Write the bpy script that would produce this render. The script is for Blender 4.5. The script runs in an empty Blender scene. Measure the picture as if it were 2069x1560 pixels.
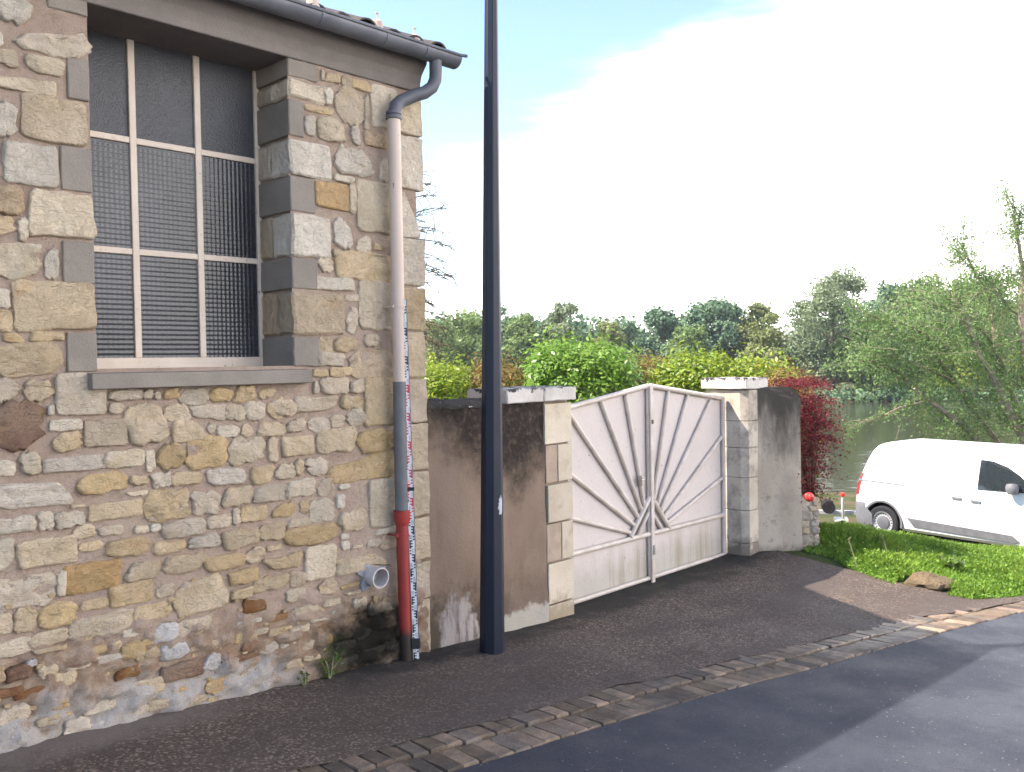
import bpy, bmesh, math, random
import numpy as np
from mathutils import Vector, Matrix

rng = np.random.default_rng(7)
random.seed(7)
S = bpy.context.scene
COL = S.collection

# ------------------------------------------------------------------ camera
EYE = 2.1                                   # eye height above the foot of the staff
F_PX, PW, PH = 1800.0, 2069.0, 1560.0       # focal length in pixels of the photograph
YAW, PITCH, ROLL = 0.76128767, -0.0259061584, -0.0162198419
_f = np.array([math.cos(YAW)*math.cos(PITCH), math.sin(YAW)*math.cos(PITCH), math.sin(PITCH)])
_r = np.array([math.sin(YAW), -math.cos(YAW), 0.0])
_u = np.cross(_r, _f)
CR = _r*math.cos(ROLL) + _u*math.sin(ROLL)
CU = -_r*math.sin(ROLL) + _u*math.cos(ROLL)
CF = _f
EYEV = np.array([0, 0, EYE])
cam = bpy.data.cameras.new('camera')
cam.sensor_fit = 'HORIZONTAL'; cam.sensor_width = 36.0
cam.lens = F_PX/PW*36.0
cam.clip_start = 0.05; cam.clip_end = 3000
camo = bpy.data.objects.new('camera', cam); COL.objects.link(camo)
mw = Matrix.Identity(4)
for i in range(3):
    mw[i][0] = CR[i]; mw[i][1] = CU[i]; mw[i][2] = -CF[i]
mw[2][3] = EYE
camo.matrix_world = mw
S.camera = camo

# ------------------------------------------------------------------ light
SUN = np.array([-3.1, 2.65, 4.5]); SUN = SUN/np.linalg.norm(SUN)     # direction towards the sun
sl = bpy.data.lights.new('sun', 'SUN'); sl.energy = 4.0; sl.angle = math.radians(0.53)
sl.color = (1.0, 0.95, 0.87)
so = bpy.data.objects.new('sun', sl); COL.objects.link(so)
so.rotation_mode = 'QUATERNION'
so.rotation_quaternion = Vector(SUN).to_track_quat('Z', 'Y')
so.location = (-10, 10, 20)

world = bpy.data.worlds.new('World'); S.world = world; world.use_nodes = True
wn = world.node_tree; wn.nodes.clear()
def W(t, **k):
    n = wn.nodes.new(t)
    for a, b in k.items(): setattr(n, a, b)
    return n
def wl(a, b): wn.links.new(a, b)
sky = W('ShaderNodeTexSky', sky_type='NISHITA', sun_disc=False)
sky.sun_elevation = math.asin(SUN[2]); sky.sun_rotation = math.atan2(SUN[0], SUN[1])
sky.altitude = 1200; sky.air_density = 1.0; sky.dust_density = 0.2; sky.ozone_density = 1.6
tc = W('ShaderNodeTexCoord')
mp = W('ShaderNodeMapping'); mp.inputs['Scale'].default_value = (1.6, 1.6, 9.0)
mp.inputs['Rotation'].default_value = (0.0, 0.0, 0.4)
wl(tc.outputs['Generated'], mp.inputs['Vector'])
nz = W('ShaderNodeTexNoise'); nz.inputs['Scale'].default_value = 1.7
nz.inputs['Detail'].default_value = 7; nz.inputs['Roughness'].default_value = 0.55
wl(mp.outputs[0], nz.inputs['Vector'])
# a bank of thin bright cloud over the river side of the sky, thinning out overhead
dt = W('ShaderNodeVectorMath', operation='DOT_PRODUCT')
bank = 0.85*CR + 0.15*CF + np.array([0, 0, -1.0]); dt.inputs[1].default_value = tuple(bank)
wl(tc.outputs['Generated'], dt.inputs[0])
ad = W('ShaderNodeMath', operation='MULTIPLY_ADD'); ad.inputs[1].default_value = 0.75
wl(nz.outputs['Fac'], ad.inputs[0]); wl(dt.outputs['Value'], ad.inputs[2])
mr = W('ShaderNodeMapRange', interpolation_type='SMOOTHSTEP')
mr.inputs['From Min'].default_value = 0.22; mr.inputs['From Max'].default_value = 0.86
wl(ad.outputs[0], mr.inputs['Value'])
mx = W('ShaderNodeMix', data_type='RGBA')
wl(mr.outputs[0], mx.inputs[0]); wl(sky.outputs[0], mx.inputs[6])
mx.inputs[7].default_value = (15.0, 15.2, 15.5, 1)
bg = W('ShaderNodeBackground'); bg.inputs['Strength'].default_value = 0.12
wl(mx.outputs[2], bg.inputs['Color'])
wo = W('ShaderNodeOutputWorld'); wl(bg.outputs[0], wo.inputs['Surface'])

S.view_settings.view_transform = 'Standard'; S.view_settings.look = 'None'
S.view_settings.gamma = 1.0; S.view_settings.exposure = 1.88
S.view_settings.use_curve_mapping = False
S.view_settings.use_white_balance = True; S.view_settings.white_balance_temperature = 6900; S.view_settings.white_balance_tint = 13
S.cycles.max_bounces = 6; S.cycles.diffuse_bounces = 3; S.cycles.glossy_bounces = 3
S.cycles.transparent_max_bounces = 6; S.cycles.use_denoising = True

# ------------------------------------------------------------------ pixel -> place
def ray(x, y): return CF + CR*(x-PW/2)/F_PX - CU*(y-PH/2)/F_PX
def onX(x, y, X): d = ray(x, y); return EYEV + d*(X/d[0])
def onY(x, y, Y): d = ray(x, y); return EYEV + d*(Y/d[1])
def at(x, y, u): return EYEV + ray(x, y)*u            # u metres in front of the camera
def proj(p):
    q = np.asarray(p, float)-EYEV; z = q@CF
    return np.array([PW/2+F_PX*(q@CR)/z, PH/2-F_PX*(q@CU)/z])

# ------------------------------------------------------------------ noise (numpy)
def _h(ix, iy, iz, s):
    n = (ix*374761393 + iy*668265263 + iz*2147483647 + s*1274126177) & 0xffffffff
    n = ((n ^ (n >> 13))*1274126177) & 0xffffffff
    n = ((n ^ (n >> 16))*2246822519) & 0xffffffff
    return ((n ^ (n >> 15)) & 0xffff)/65535.0
def vn(P, scale=1.0, seed=0):
    P = np.asarray(P, float)*scale; i = np.floor(P).astype(np.int64); f = P-i; f = f*f*(3-2*f)
    o = 0
    for a in (0, 1):
        for b in (0, 1):
            for c in (0, 1):
                w = (f[:, 0] if a else 1-f[:, 0])*(f[:, 1] if b else 1-f[:, 1])*(f[:, 2] if c else 1-f[:, 2])
                o = o + w*_h(i[:, 0]+a, i[:, 1]+b, i[:, 2]+c, seed)
    return o*2-1
def fbm(P, scale, oct=4, seed=0, gain=0.5):
    o = 0; a = 1.0
    for k in range(oct):
        o = o + a*vn(P, scale*2**k, seed+k*17); a *= gain
    return o
def sstep(a, b, x):
    t = np.clip((np.asarray(x, float)-a)/(b-a), 0, 1); return t*t*(3-2*t)

# ------------------------------------------------------------------ materials
class Mat:
    def __init__(s, name, rough=0.8, spec=0.3):
        s.m = bpy.data.materials.new(name); s.m.use_nodes = True; s.t = s.m.node_tree
        s.b = s.t.nodes['Principled BSDF']; s.b.inputs['Roughness'].default_value = rough
        s.b.inputs['Specular IOR Level'].default_value = spec
        s.pos = s.t.nodes.new('ShaderNodeNewGeometry').outputs['Position']
    def n(s, t, **k):
        n = s.t.nodes.new(t)
        for a, b in k.items(): setattr(n, a, b)
        return n
    def l(s, a, b): s.t.links.new(a, b)
    def setin(s, sock, v):
        if hasattr(v, 'links'): s.l(v, sock)
        elif isinstance(v, (tuple, list)) and sock.type == 'RGBA' and len(v) == 3: sock.default_value = (*v, 1)
        else: sock.default_value = v
    def noise(s, scale, detail=4, rough=0.55, vec=None, stretch=None, dist=0.0):
        n = s.n('ShaderNodeTexNoise'); n.inputs['Scale'].default_value = scale
        n.inputs['Detail'].default_value = detail; n.inputs['Roughness'].default_value = rough
        n.inputs['Distortion'].default_value = dist
        v = vec or s.pos
        if stretch:
            m = s.n('ShaderNodeVectorMath', operation='MULTIPLY'); s.l(v, m.inputs[0]); m.inputs[1].default_value = stretch; v = m.outputs[0]
        s.l(v, n.inputs['Vector']); return n.outputs['Fac']
    def voro(s, scale, feature='F1', out='Distance', vec=None):
        n = s.n('ShaderNodeTexVoronoi', feature=feature); n.inputs['Scale'].default_value = scale
        s.l(vec or s.pos, n.inputs['Vector']); return n.outputs[out]
    def rng(s, v, a, b, c=0.0, d=1.0):
        n = s.n('ShaderNodeMapRange', interpolation_type='SMOOTHSTEP'); s.l(v, n.inputs['Value'])
        for k, x in zip(('From Min', 'From Max', 'To Min', 'To Max'), (a, b, c, d)): n.inputs[k].default_value = x
        return n.outputs[0]
    def math(s, op, a, b=0.0, c=0.0):
        n = s.n('ShaderNodeMath', operation=op)
        for i, v in enumerate((a, b, c)): s.setin(n.inputs[i], v)
        return n.outputs[0]
    def mix(s, f, a, b, bt='MIX'):
        n = s.n('ShaderNodeMix', data_type='RGBA', blend_type=bt)
        s.setin(n.inputs[0], f); s.setin(n.inputs[6], a); s.setin(n.inputs[7], b); return n.outputs[2]
    def xyz(s):
        n = s.n('ShaderNodeSeparateXYZ'); s.l(s.pos, n.inputs[0]); return n.outputs
    def rand(s): return s.n('ShaderNodeObjectInfo').outputs['Random']
    def attr(s, nm): 
        n = s.n('ShaderNodeAttribute'); n.attribute_name = nm; return n.outputs['Fac']
    def blob(s, c, r, wob=0.5, ns=7.0, soft=0.5):
        """1 inside an uneven patch round c (radii r), 0 outside: a stain with a shape of its own"""
        a = s.n('ShaderNodeVectorMath', operation='SUBTRACT'); s.l(s.pos, a.inputs[0]); a.inputs[1].default_value = c
        b = s.n('ShaderNodeVectorMath', operation='DIVIDE'); s.l(a.outputs[0], b.inputs[0]); b.inputs[1].default_value = r
        d = s.n('ShaderNodeVectorMath', operation='LENGTH'); s.l(b.outputs[0], d.inputs[0])
        e = s.math('MULTIPLY_ADD', s.math('SUBTRACT', s.noise(ns, 6, 0.65), 0.5), wob*3, d.outputs['Value'])
        return s.rng(e, 1.0-soft, 1.0+soft, 1.0, 0.0)
    def col(s, v): s.setin(s.b.inputs['Base Color'], v)
    def bump(s, h, dist=0.01, strength=1.0, prev=None):
        n = s.n('ShaderNodeBump'); n.inputs['Distance'].default_value = dist; n.inputs['Strength'].default_value = strength
        s.l(h, n.inputs['Height'])
        if prev: s.l(prev, n.inputs['Normal'])
        s.l(n.outputs[0], s.b.inputs['Normal']); return n.outputs[0]

def simple(name, c, rough=0.6, spec=0.4, metal=0.0, var=0.12, ns=8.0, bump=0.0, bs=60.0):
    m = Mat(name, rough, spec); m.b.inputs['Metallic'].default_value = metal
    d = tuple(max(0, x*(1-var)) for x in c); e = tuple(min(1, x*(1+var)) for x in c)
    m.col(m.mix(m.rng(m.noise(ns, 5), 0.3, 0.7), d, e))
    if bump: m.bump(m.noise(bs, 4), bump)
    return m.m

MOULD = ((3.74, 5.0, 0.20), (0.34, 0.5, 0.24))     # black mould on the wall beside the downpipe foot
def stone_mat(name, c1, c2, c3, tint=0.25, grain=1.0):
    m = Mat(name, 0.9, 0.15)
    a = m.mix(m.rng(m.noise(5.0, 5), 0.35, 0.65), c1, c2)
    a = m.mix(m.math('MULTIPLY', m.rng(m.noise(9.0, 6, 0.7, dist=0.6), 0.52, 0.75), tint*2), a, c3)
    r = m.rand()
    hsv = m.n('ShaderNodeHueSaturation'); m.l(a, hsv.inputs['Color'])
    m.l(m.rng(r, 0, 1, 0.92, 1.14), hsv.inputs['Value'])
    m.l(m.rng(m.math('FRACT', m.math('MULTIPLY', r, 7.3)), 0, 1, 0.84, 1.24), hsv.inputs['Saturation'])
    a = hsv.outputs[0]
    a = m.mix(m.math('MULTIPLY', m.rng(m.noise(70, 4, 0.7), 0.60, 0.72), 0.5), a, (0.16, 0.13, 0.10))   # pits
    a = m.mix(m.math('MULTIPLY', m.rng(m.noise(22, 4, 0.6, stretch=(1, 1, 2.6)), 0.58, 0.75), 0.35), a, (0.30, 0.24, 0.18))
    a = m.mix(m.math('MULTIPLY', m.blob(*MOULD), 0.96), a, (0.012, 0.012, 0.010))
    m.col(a)
    vv = m.n('ShaderNodeTexVoronoi', feature='SMOOTH_F1'); vv.inputs['Scale'].default_value = 17; vv.inputs['Smoothness'].default_value = 0.25
    wv = m.n('ShaderNodeVectorMath', operation='MULTIPLY_ADD'); nn_ = m.n('ShaderNodeTexNoise'); nn_.inputs['Scale'].default_value = 9; m.l(m.pos, nn_.inputs['Vector']); m.l(nn_.outputs['Color'], wv.inputs[0]); wv.inputs[1].default_value = (0.09, 0.09, 0.09); m.l(m.pos, wv.inputs[2]); m.l(wv.outputs[0], vv.inputs['Vector'])
    p = m.bump(vv.outputs['Distance'], 0.020*grain)
    p = m.bump(m.noise(13, 6, 0.65, dist=1.2), 0.045*grain, prev=p)
    p = m.bump(m.noise(34, 4, 0.65, stretch=(0.7, 1, 2.2), dist=1.4), 0.014*grain, prev=p)
    m.bump(m.noise(170, 3, 0.7), 0.003, prev=p)
    return m.m
ST = {
 'w': stone_mat('stone_white', (0.66, 0.565, 0.445), (0.58, 0.49, 0.375), (0.55, 0.43, 0.29)),
 'c': stone_mat('stone_cream', (0.59, 0.475, 0.345), (0.52, 0.41, 0.285), (0.50, 0.34, 0.19)),
 't': stone_mat('stone_tan', (0.555, 0.425, 0.28), (0.50, 0.385, 0.25), (0.48, 0.31, 0.16), 0.35),
 'o': stone_mat('stone_ochre', (0.52, 0.365, 0.22), (0.47, 0.345, 0.215), (0.44, 0.255, 0.13), 0.45),
 'r': stone_mat('stone_rust', (0.24, 0.125, 0.075), (0.32, 0.20, 0.125), (0.40, 0.24, 0.11), 0.5, 1.5),
 'g': stone_mat('stone_grey', (0.58, 0.485, 0.375), (0.52, 0.425, 0.32), (0.50, 0.38, 0.265)),
 'b': stone_mat('stone_bluish', (0.56, 0.515, 0.48), (0.47, 0.425, 0.39), (0.46, 0.39, 0.33)),
}
def concrete_mat(name, c, mould=False):
    m = Mat(name, 0.92, 0.12)
    d = tuple(x*0.78 for x in c)
    a = m.mix(m.rng(m.noise(3.0, 6, 0.6), 0.3, 0.7), c, d)
    a = m.mix(m.math('MULTIPLY', m.rng(m.noise(130, 3, 0.7), 0.58, 0.7), 0.55), a, tuple(x*0.5 for x in c))
    a = m.mix(m.math('MULTIPLY', m.rng(m.noise(160, 2, 0.7), 0.62, 0.7), 0.4), a, tuple(min(1, x*1.6) for x in c))
    m.col(a)
    m.bump(m.noise(90, 4, 0.7), 0.005); return m.m
CONC = concrete_mat('concrete_block', (0.25, 0.215, 0.18))
CONC2 = concrete_mat('concrete_beam', (0.215, 0.185, 0.165))
def mortar_mat():
    m = Mat('mortar', 0.95, 0.1)
    a = m.mix(m.rng(m.noise(2.2, 5), 0.35, 0.65), (0.50, 0.365, 0.285), (0.55, 0.42, 0.33))
    a = m.mix(m.rng(m.noise(11, 5, 0.7), 0.45, 0.75), a, (0.42, 0.30, 0.23))
    z = m.xyz()
    # lower rubble courses: sandy patches, rust, and white lime at the foot
    zz = m.math('MULTIPLY_ADD', m.math('SUBTRACT', m.noise(3.5, 6, 0.65), 0.5), 0.55, m.math('MULTIPLY_ADD', z[0], 0.075, z[2]))
    low = m.rng(zz, 0.60, 0.86, 1.0, 0.0)
    rub = m.mix(m.rng(m.noise(7.5, 6, 0.65, dist=1.0), 0.36, 0.6), (0.48, 0.36, 0.26), (0.36, 0.235, 0.155))
    rub = m.mix(m.math('MULTIPLY', m.rng(m.noise(5.2, 5, 0.6, dist=0.7), 0.57, 0.68), 0.7), rub, (0.25, 0.12, 0.07))
    a = m.mix(low, a, rub)
    foot = m.rng(zz, 0.40, 0.56, 1.0, 0.0)
    foot = m.math('MULTIPLY', foot, m.rng(m.noise(6.5, 6, 0.7), 0.28, 0.50))
    foot = m.math('MULTIPLY', foot, m.rng(z[0], 2.9, 3.3, 1.0, 0.1))
    a = m.mix(foot, a, (0.56, 0.50, 0.45))
    a = m.mix(m.math('MULTIPLY', m.rng(m.noise(150, 3, 0.75), 0.55, 0.72), 0.45), a, (0.45, 0.38, 0.33))
    a = m.mix(m.math('MULTIPLY', m.rng(m.noise(120, 3, 0.75), 0.60, 0.7), 0.5), a, (0.12, 0.09, 0.075))
    a = m.mix(m.math('MULTIPLY', m.blob(*MOULD), 0.97), a, (0.012, 0.012, 0.010))
    g = m.math('MULTIPLY', m.blob((3.42, 5.0, 0.13), (0.13, 0.5, 0.17), 0.5, 12), 0.6)
    a = m.mix(g, a, (0.035, 0.05, 0.02))
    m.col(a)
    p = m.bump(m.noise(26, 6, 0.75), 0.03)
    m.bump(m.noise(95, 5, 0.8), 0.014, prev=p); return m.m
MORTAR = mortar_mat()

# ------------------------------------------------------------------ object helpers
def np_mesh(name, V, Fq, smooth=False, tint=None):
    """mesh from an (n,3) array and an (m,k) face array"""
    V = np.asarray(V, np.float32); Fq = np.asarray(Fq, np.int32)
    me = bpy.data.meshes.new(name)
    me.vertices.add(len(V)); me.vertices.foreach_set('co', V.ravel())
    k = Fq.shape[1]
    me.loops.add(Fq.size); me.loops.foreach_set('vertex_index', Fq.ravel())
    me.polygons.add(len(Fq)); me.polygons.foreach_set('loop_start', np.arange(0, Fq.size, k, dtype=np.int32))
    me.polygons.foreach_set('loop_total', np.full(len(Fq), k, np.int32))
    if smooth: me.polygons.foreach_set('use_smooth', np.ones(len(Fq), bool))
    if tint is not None:
        a = me.attributes.new('tint', 'FLOAT', 'FACE'); a.data.foreach_set('value', np.asarray(tint, np.float32))
    me.update(calc_edges=True); return me
def link(name, me, m=None, parent=None):
    o = bpy.data.objects.new(name, me); COL.objects.link(o)
    if m is not None and me is not None: me.materials.append(m)
    if parent is not None: o.parent = parent
    return o
def tag(o, label=None, cat=None, group=None, kind=None):
    if label: o['label'] = label
    if cat: o['category'] = cat
    if group: o['group'] = group
    if kind: o['kind'] = kind
    return o
def thing(name, label, cat, group=None):
    return tag(link(name, None), label, cat, group, 'thing')
class MB:
    """collects shapes into one mesh"""
    def __init__(s): s.v = []; s.f = []
    def add(s, V, F):
        b = len(s.v); s.v += [tuple(map(float, p)) for p in V]; s.f += [tuple(i+b for i in f) for f in F]
    def box(s, a, b, M=None):
        P = [(x, y, z) for z in (a[2], b[2]) for y in (a[1], b[1]) for x in (a[0], b[0])]
        if M is not None: P = [M(p) for p in P]
        s.add(P, [(0, 2, 3, 1), (4, 5, 7, 6), (0, 1, 5, 4), (2, 6, 7, 3), (0, 4, 6, 2), (1, 3, 7, 5)])
    def tube(s, P, R, n=10, caps=True):
        P = [np.asarray(p, float) for p in P]
        if not hasattr(R, '__len__'): R = [R]*len(P)
        up = None; rings = []
        for i, p in enumerate(P):
            t = P[min(i+1, len(P)-1)]-P[max(i-1, 0)]; t = t/(np.linalg.norm(t)+1e-9)
            if up is None:
                up = np.array([0, 0, 1.0]) if abs(t[2]) < 0.9 else np.array([1.0, 0, 0])
            a = np.cross(t, up); a /= np.linalg.norm(a)+1e-9; b = np.cross(a, t); up = b
            rings.append([p+R[i]*(a*math.cos(2*math.pi*k/n)+b*math.sin(2*math.pi*k/n)) for k in range(n)])
        V = [q for r in rings for q in r]; F = []
        for i in range(len(P)-1):
            for k in range(n): F.append((i*n+k, i*n+(k+1) % n, (i+1)*n+(k+1) % n, (i+1)*n+k))
        if caps: F += [tuple(range(n-1, -1, -1)), tuple((len(P)-1)*n+k for k in range(n))]
        s.add(V, F)
    def prism(s, poly, ax, ex):
        """poly: 3-D points in a plane; ex: extrusion vector"""
        n = len(poly); A = [np.asarray(p, float) for p in poly]; B = [p+np.asarray(ex, float) for p in A]
        s.add(A+B, [tuple(range(n))[::-1], tuple(range(n, 2*n))]+[(i, (i+1) % n, n+(i+1) % n, n+i) for i in range(n)])
    def lathe(s, prof, O, ax, n=24):
        """prof: (radius, offset along ax)"""
        ax = np.asarray(ax, float); ax /= np.linalg.norm(ax)
        a = np.cross(ax, [0, 0, 1.0] if abs(ax[2]) < 0.9 else [1.0, 0, 0]); a /= np.linalg.norm(a); b = np.cross(ax, a)
        V = [np.asarray(O)+ax*h+r*(a*math.cos(2*math.pi*k/n)+b*math.sin(2*math.pi*k/n)) for r, h in prof for k in range(n)]
        F = [(i*n+k, i*n+(k+1) % n, (i+1)*n+(k+1) % n, (i+1)*n+k) for i in range(len(prof)-1) for k in range(n)]
        s.add(V, F)
    def build(s, name, m, parent=None, smooth=False, bevel=0.0, seg=1):
        me = bpy.data.meshes.new(name); me.from_pydata(s.v, [], s.f)
        if bevel or True:
            bm = bmesh.new(); bm.from_mesh(me)
            bmesh.ops.recalc_face_normals(bm, faces=bm.faces)
            if bevel:
                bmesh.ops.bevel(bm, geom=bm.edges[:], offset=bevel, segments=seg, affect='EDGES', clamp_overlap=True)
            bm.to_mesh(me); bm.free()
        if smooth:
            me.polygons.foreach_set('use_smooth', np.ones(len(me.polygons), bool))
            try: me.set_sharp_from_angle(angle=math.radians(40))
            except Exception: pass
        return link(name, me, m, parent)
def rough_block(name, lo, hi, m, parent, amp=0.006, cut=3, seed=0, bev=0.012):
    """a stone block: subdivided, edges worn, faces uneven"""
    lo = np.array(lo, float); hi = np.array(hi, float)
    bm = bmesh.new(); bmesh.ops.create_cube(bm, size=1.0)
    bmesh.ops.scale(bm, vec=Vector(hi-lo), verts=bm.verts); bmesh.ops.translate(bm, vec=Vector((lo+hi)/2), verts=bm.verts)
    bmesh.ops.bevel(bm, geom=bm.edges[:], offset=bev, segments=1, affect='EDGES', clamp_overlap=True)
    bmesh.ops.subdivide_edges(bm, edges=[e for e in bm.edges if e.calc_length() > 0.07], cuts=cut, use_grid_fill=True)
    bm.verts.ensure_lookup_table()
    P = np.array([v.co for v in bm.verts])
    D = np.stack([fbm(P+seed*3.1, 11, 3, 5+k) for k in range(3)], 1)*amp
    for v, d in zip(bm.verts, D): v.co += Vector(d)
    me = bpy.data.meshes.new(name); bm.to_mesh(me); bm.free()
    return link(name, me, m, parent)
# ------------------------------------------------------------------ ground levels
def lerp_tab(x, tab):
    return np.interp(x, [a for a, b in tab], [b for a, b in tab])
GF = [(-40, 0.9), (-6, -1.38), (0, -1.80), (1.43, -1.905), (2.2, -1.968), (2.82, -2.024), (3.8, -2.085), (4.33, -2.12), (4.79, -2.15),
      (5.6, -2.205), (6.2, -2.235), (7.5, -2.245), (8.9, -2.225), (10, -2.23), (14, -2.4), (40, -3.6)]
GR = [(-40, 0.9), (-6, -1.42), (0, -1.84), (3.3, -2.075), (6, -2.23), (8.8, -2.38), (12, -2.55), (20, -3.1), (40, -3.9)]
def uv(X, Y): return 0.7239*X+0.6899*Y, 0.6899*X-0.7239*Y
def ground(X, Y):
    X = np.asarray(X, float); Y = np.asarray(Y, float)
    t = sstep(0, 1, (5-Y)/2.2)
    z = lerp_tab(X, GF)*(1-t)+lerp_tab(X, GR)*t + np.clip(3-Y, 0, 40)*0.018
    u, v = uv(X, Y)
    z = z + 0.16*np.exp(-(((X-10.4)/1.0)**2+((Y-4.9)/0.9)**2))
    s = sstep(10.6, 16.0, u)
    z = z*(1-s)-3.47*s
    z = np.where(u > 17, -3.47-0.2*sstep(17, 24, u)-2.6*sstep(24, 31, u), z)
    z = np.where(u > 60, -6.27+2.9*sstep(84, 92, u)+0.5*sstep(92, 130, u), z)
    return z+EYE
def hit(x, y, dz=0.0):
    """where the sight line through a pixel of the photograph meets the ground"""
    d = ray(x, y); s = np.linspace(2, 40, 4000)
    P = EYEV+d[None]*s[:, None]
    g = ground(P[:, 0], P[:, 1])+dz
    k = np.argmax(P[:, 2] < g); return P[k]

def sheet(name, xs, ylo, yhi, ny, dz, m, kind='structure', amp=0.0):
    V = []; nx = len(xs)
    X = np.repeat(xs, ny); t = np.tile(np.linspace(0, 1, ny), nx)
    lo = np.repeat(ylo, ny); hi = np.repeat(yhi, ny); Y = lo+(hi-lo)*t
    P = np.stack([X, Y, ground(X, Y)+dz], 1)
    if amp: P[:, 2] += amp*fbm(P*np.array([1, 1, 0]), 2.2, 3, 3)
    i = np.arange(nx-1)[:, None]*ny+np.arange(ny-1)[None]
    i = i.ravel(); F = np.stack([i, i+ny, i+ny+1, i+1], 1)
    return tag(link(name, np_mesh(name, P, F, True), m), kind=kind)

# terrain: one sheet, fine near the camera, coarse to the horizon
def asphalt(name, c, d, moss=False, grit=False, rough=0.75):
    m = Mat(name, rough, 0.35)
    a = m.mix(m.rng(m.noise(1.1, 6, 0.6), 0.3, 0.7), c, d)
    a = m.mix(m.rng(m.voro(150, 'F1', 'Color'), 0.0, 1.0) if False else m.rng(m.noise(120, 3, 0.8), 0.38, 0.62), tuple(x*0.5 for x in c), a)
    sp = m.rng(m.noise(70, 2, 0.9), 0.68, 0.73)
    a = m.mix(m.math('MULTIPLY', sp, 0.6), a, tuple(min(1, x*3.2) for x in c))
    vs_ = m.n('ShaderNodeTexVoronoi'); vs_.inputs['Scale'].default_value = 26; m.l(m.pos, vs_.inputs['Vector']); sc_ = m.n('ShaderNodeSeparateColor'); m.l(vs_.outputs['Color'], sc_.inputs[0])
    a = m.mix(m.math('MULTIPLY', m.rng(vs_.outputs['Distance'], 0.10, 0.20, 1.0, 0.0), m.rng(sc_.outputs[0], 0.72, 0.8, 0.0, 0.8)), a, (0.26, 0.25, 0.24))
    a = m.mix(m.math('MULTIPLY', m.rng(m.noise(38, 4, 0.75), 0.5, 0.68), 0.55), a, tuple(x*0.35 for x in d))
    if grit:
        gv = m.n('ShaderNodeTexVoronoi'); gv.inputs['Scale'].default_value = 75; m.l(m.pos, gv.inputs['Vector']); gs = m.n('ShaderNodeSeparateColor'); m.l(gv.outputs['Color'], gs.inputs[0])
        a = m.mix(m.rng(gs.outputs[0], 0.0, 1.0, 0.0, 0.75), a, tuple(x*0.28 for x in d))
        a = m.mix(m.rng(gs.outputs[1], 0.80, 0.9, 0.0, 0.65), a, (0.38, 0.295, 0.235))
        a = m.mix(m.math('MULTIPLY', m.rng(m.noise(0.55, 5, 0.6, stretch=(0.7, 1.4, 1)), 0.40, 0.62), 0.6), a, (0.060, 0.044, 0.037))
    x = m.xyz()
    if moss:
        # damp dark moss along the wall foot and under the gate, brown silt patches on the drive
        a = m.mix(m.math('MULTIPLY', m.rng(m.noise(0.9, 6, 0.6, stretch=(0.6, 1.6, 1)), 0.45, 0.65), 0.7), a, (0.080, 0.060, 0.052))
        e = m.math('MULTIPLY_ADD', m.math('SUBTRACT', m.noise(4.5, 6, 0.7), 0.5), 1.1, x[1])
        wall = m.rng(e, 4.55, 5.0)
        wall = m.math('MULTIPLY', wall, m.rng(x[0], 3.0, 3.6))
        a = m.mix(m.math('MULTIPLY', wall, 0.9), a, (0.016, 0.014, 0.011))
        gr = m.math('MULTIPLY', m.rng(m.noise(9, 6, 0.7), 0.55, 0.66), m.math('MULTIPLY', m.rng(e, 4.6, 4.9), m.rng(x[0], 6.2, 7.4)))
        a = m.mix(m.math('MULTIPLY', gr, 0.7), a, (0.05, 0.06, 0.018))
        lf = m.rng(m.math('MULTIPLY_ADD', m.math('SUBTRACT', m.noise(6, 5), 0.5), 0.5, m.math('MULTIPLY_ADD', x[0], -0.05, x[1])), 4.42, 4.72)
        lf = m.math('MULTIPLY', lf, m.rng(x[0], 2.2, 2.9, 1.0, 0.0))
        a = m.mix(m.math('MULTIPLY', lf, 0.8), a, (0.21, 0.165, 0.14))
    m.col(a)
    r = m.rng(m.noise(1.6, 5, 0.6), 0.3, 0.7, rough-0.16, rough+0.1); m.l(r, m.b.inputs['Roughness'])
    p = m.bump(m.noise(110, 3, 0.8), 0.016, 0.9)
    m.bump(m.voro(240), 0.004, 0.8, prev=p)
    return m.m
SOIL = Mat('soil', 0.95, 0.1)
SOIL.col(SOIL.mix(SOIL.rng(SOIL.noise(1.3, 6), 0.35, 0.65), (0.045, 0.06, 0.018), (0.10, 0.075, 0.045))); SOIL.bump(SOIL.noise(20, 5), 0.03)
us = np.concatenate([np.linspace(-30, 6, 25), np.linspace(6.4, 32, 90), np.linspace(34, 100, 45), np.geomspace(105, 600, 12)])
vs = np.concatenate([-np.geomspace(450, 32, 14), np.linspace(-28, 28, 90), np.geomspace(32, 450, 14)])
UU, VV = np.meshgrid(us, vs, indexing='ij'); XX = 0.7239*UU+0.6899*VV; YY = 0.6899*UU-0.7239*VV
ZZ = ground(XX, YY)-0.012
P = np.stack([XX, YY, ZZ], -1).reshape(-1, 3)
n2 = len(vs); ii = (np.arange(len(us)-1)[:, None]*n2+np.arange(n2-1)[None]).ravel()
tag(link('ground', np_mesh('ground', P, np.stack([ii, ii+1, ii+n2+1, ii+n2], 1), True), SOIL.m), kind='structure')

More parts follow.
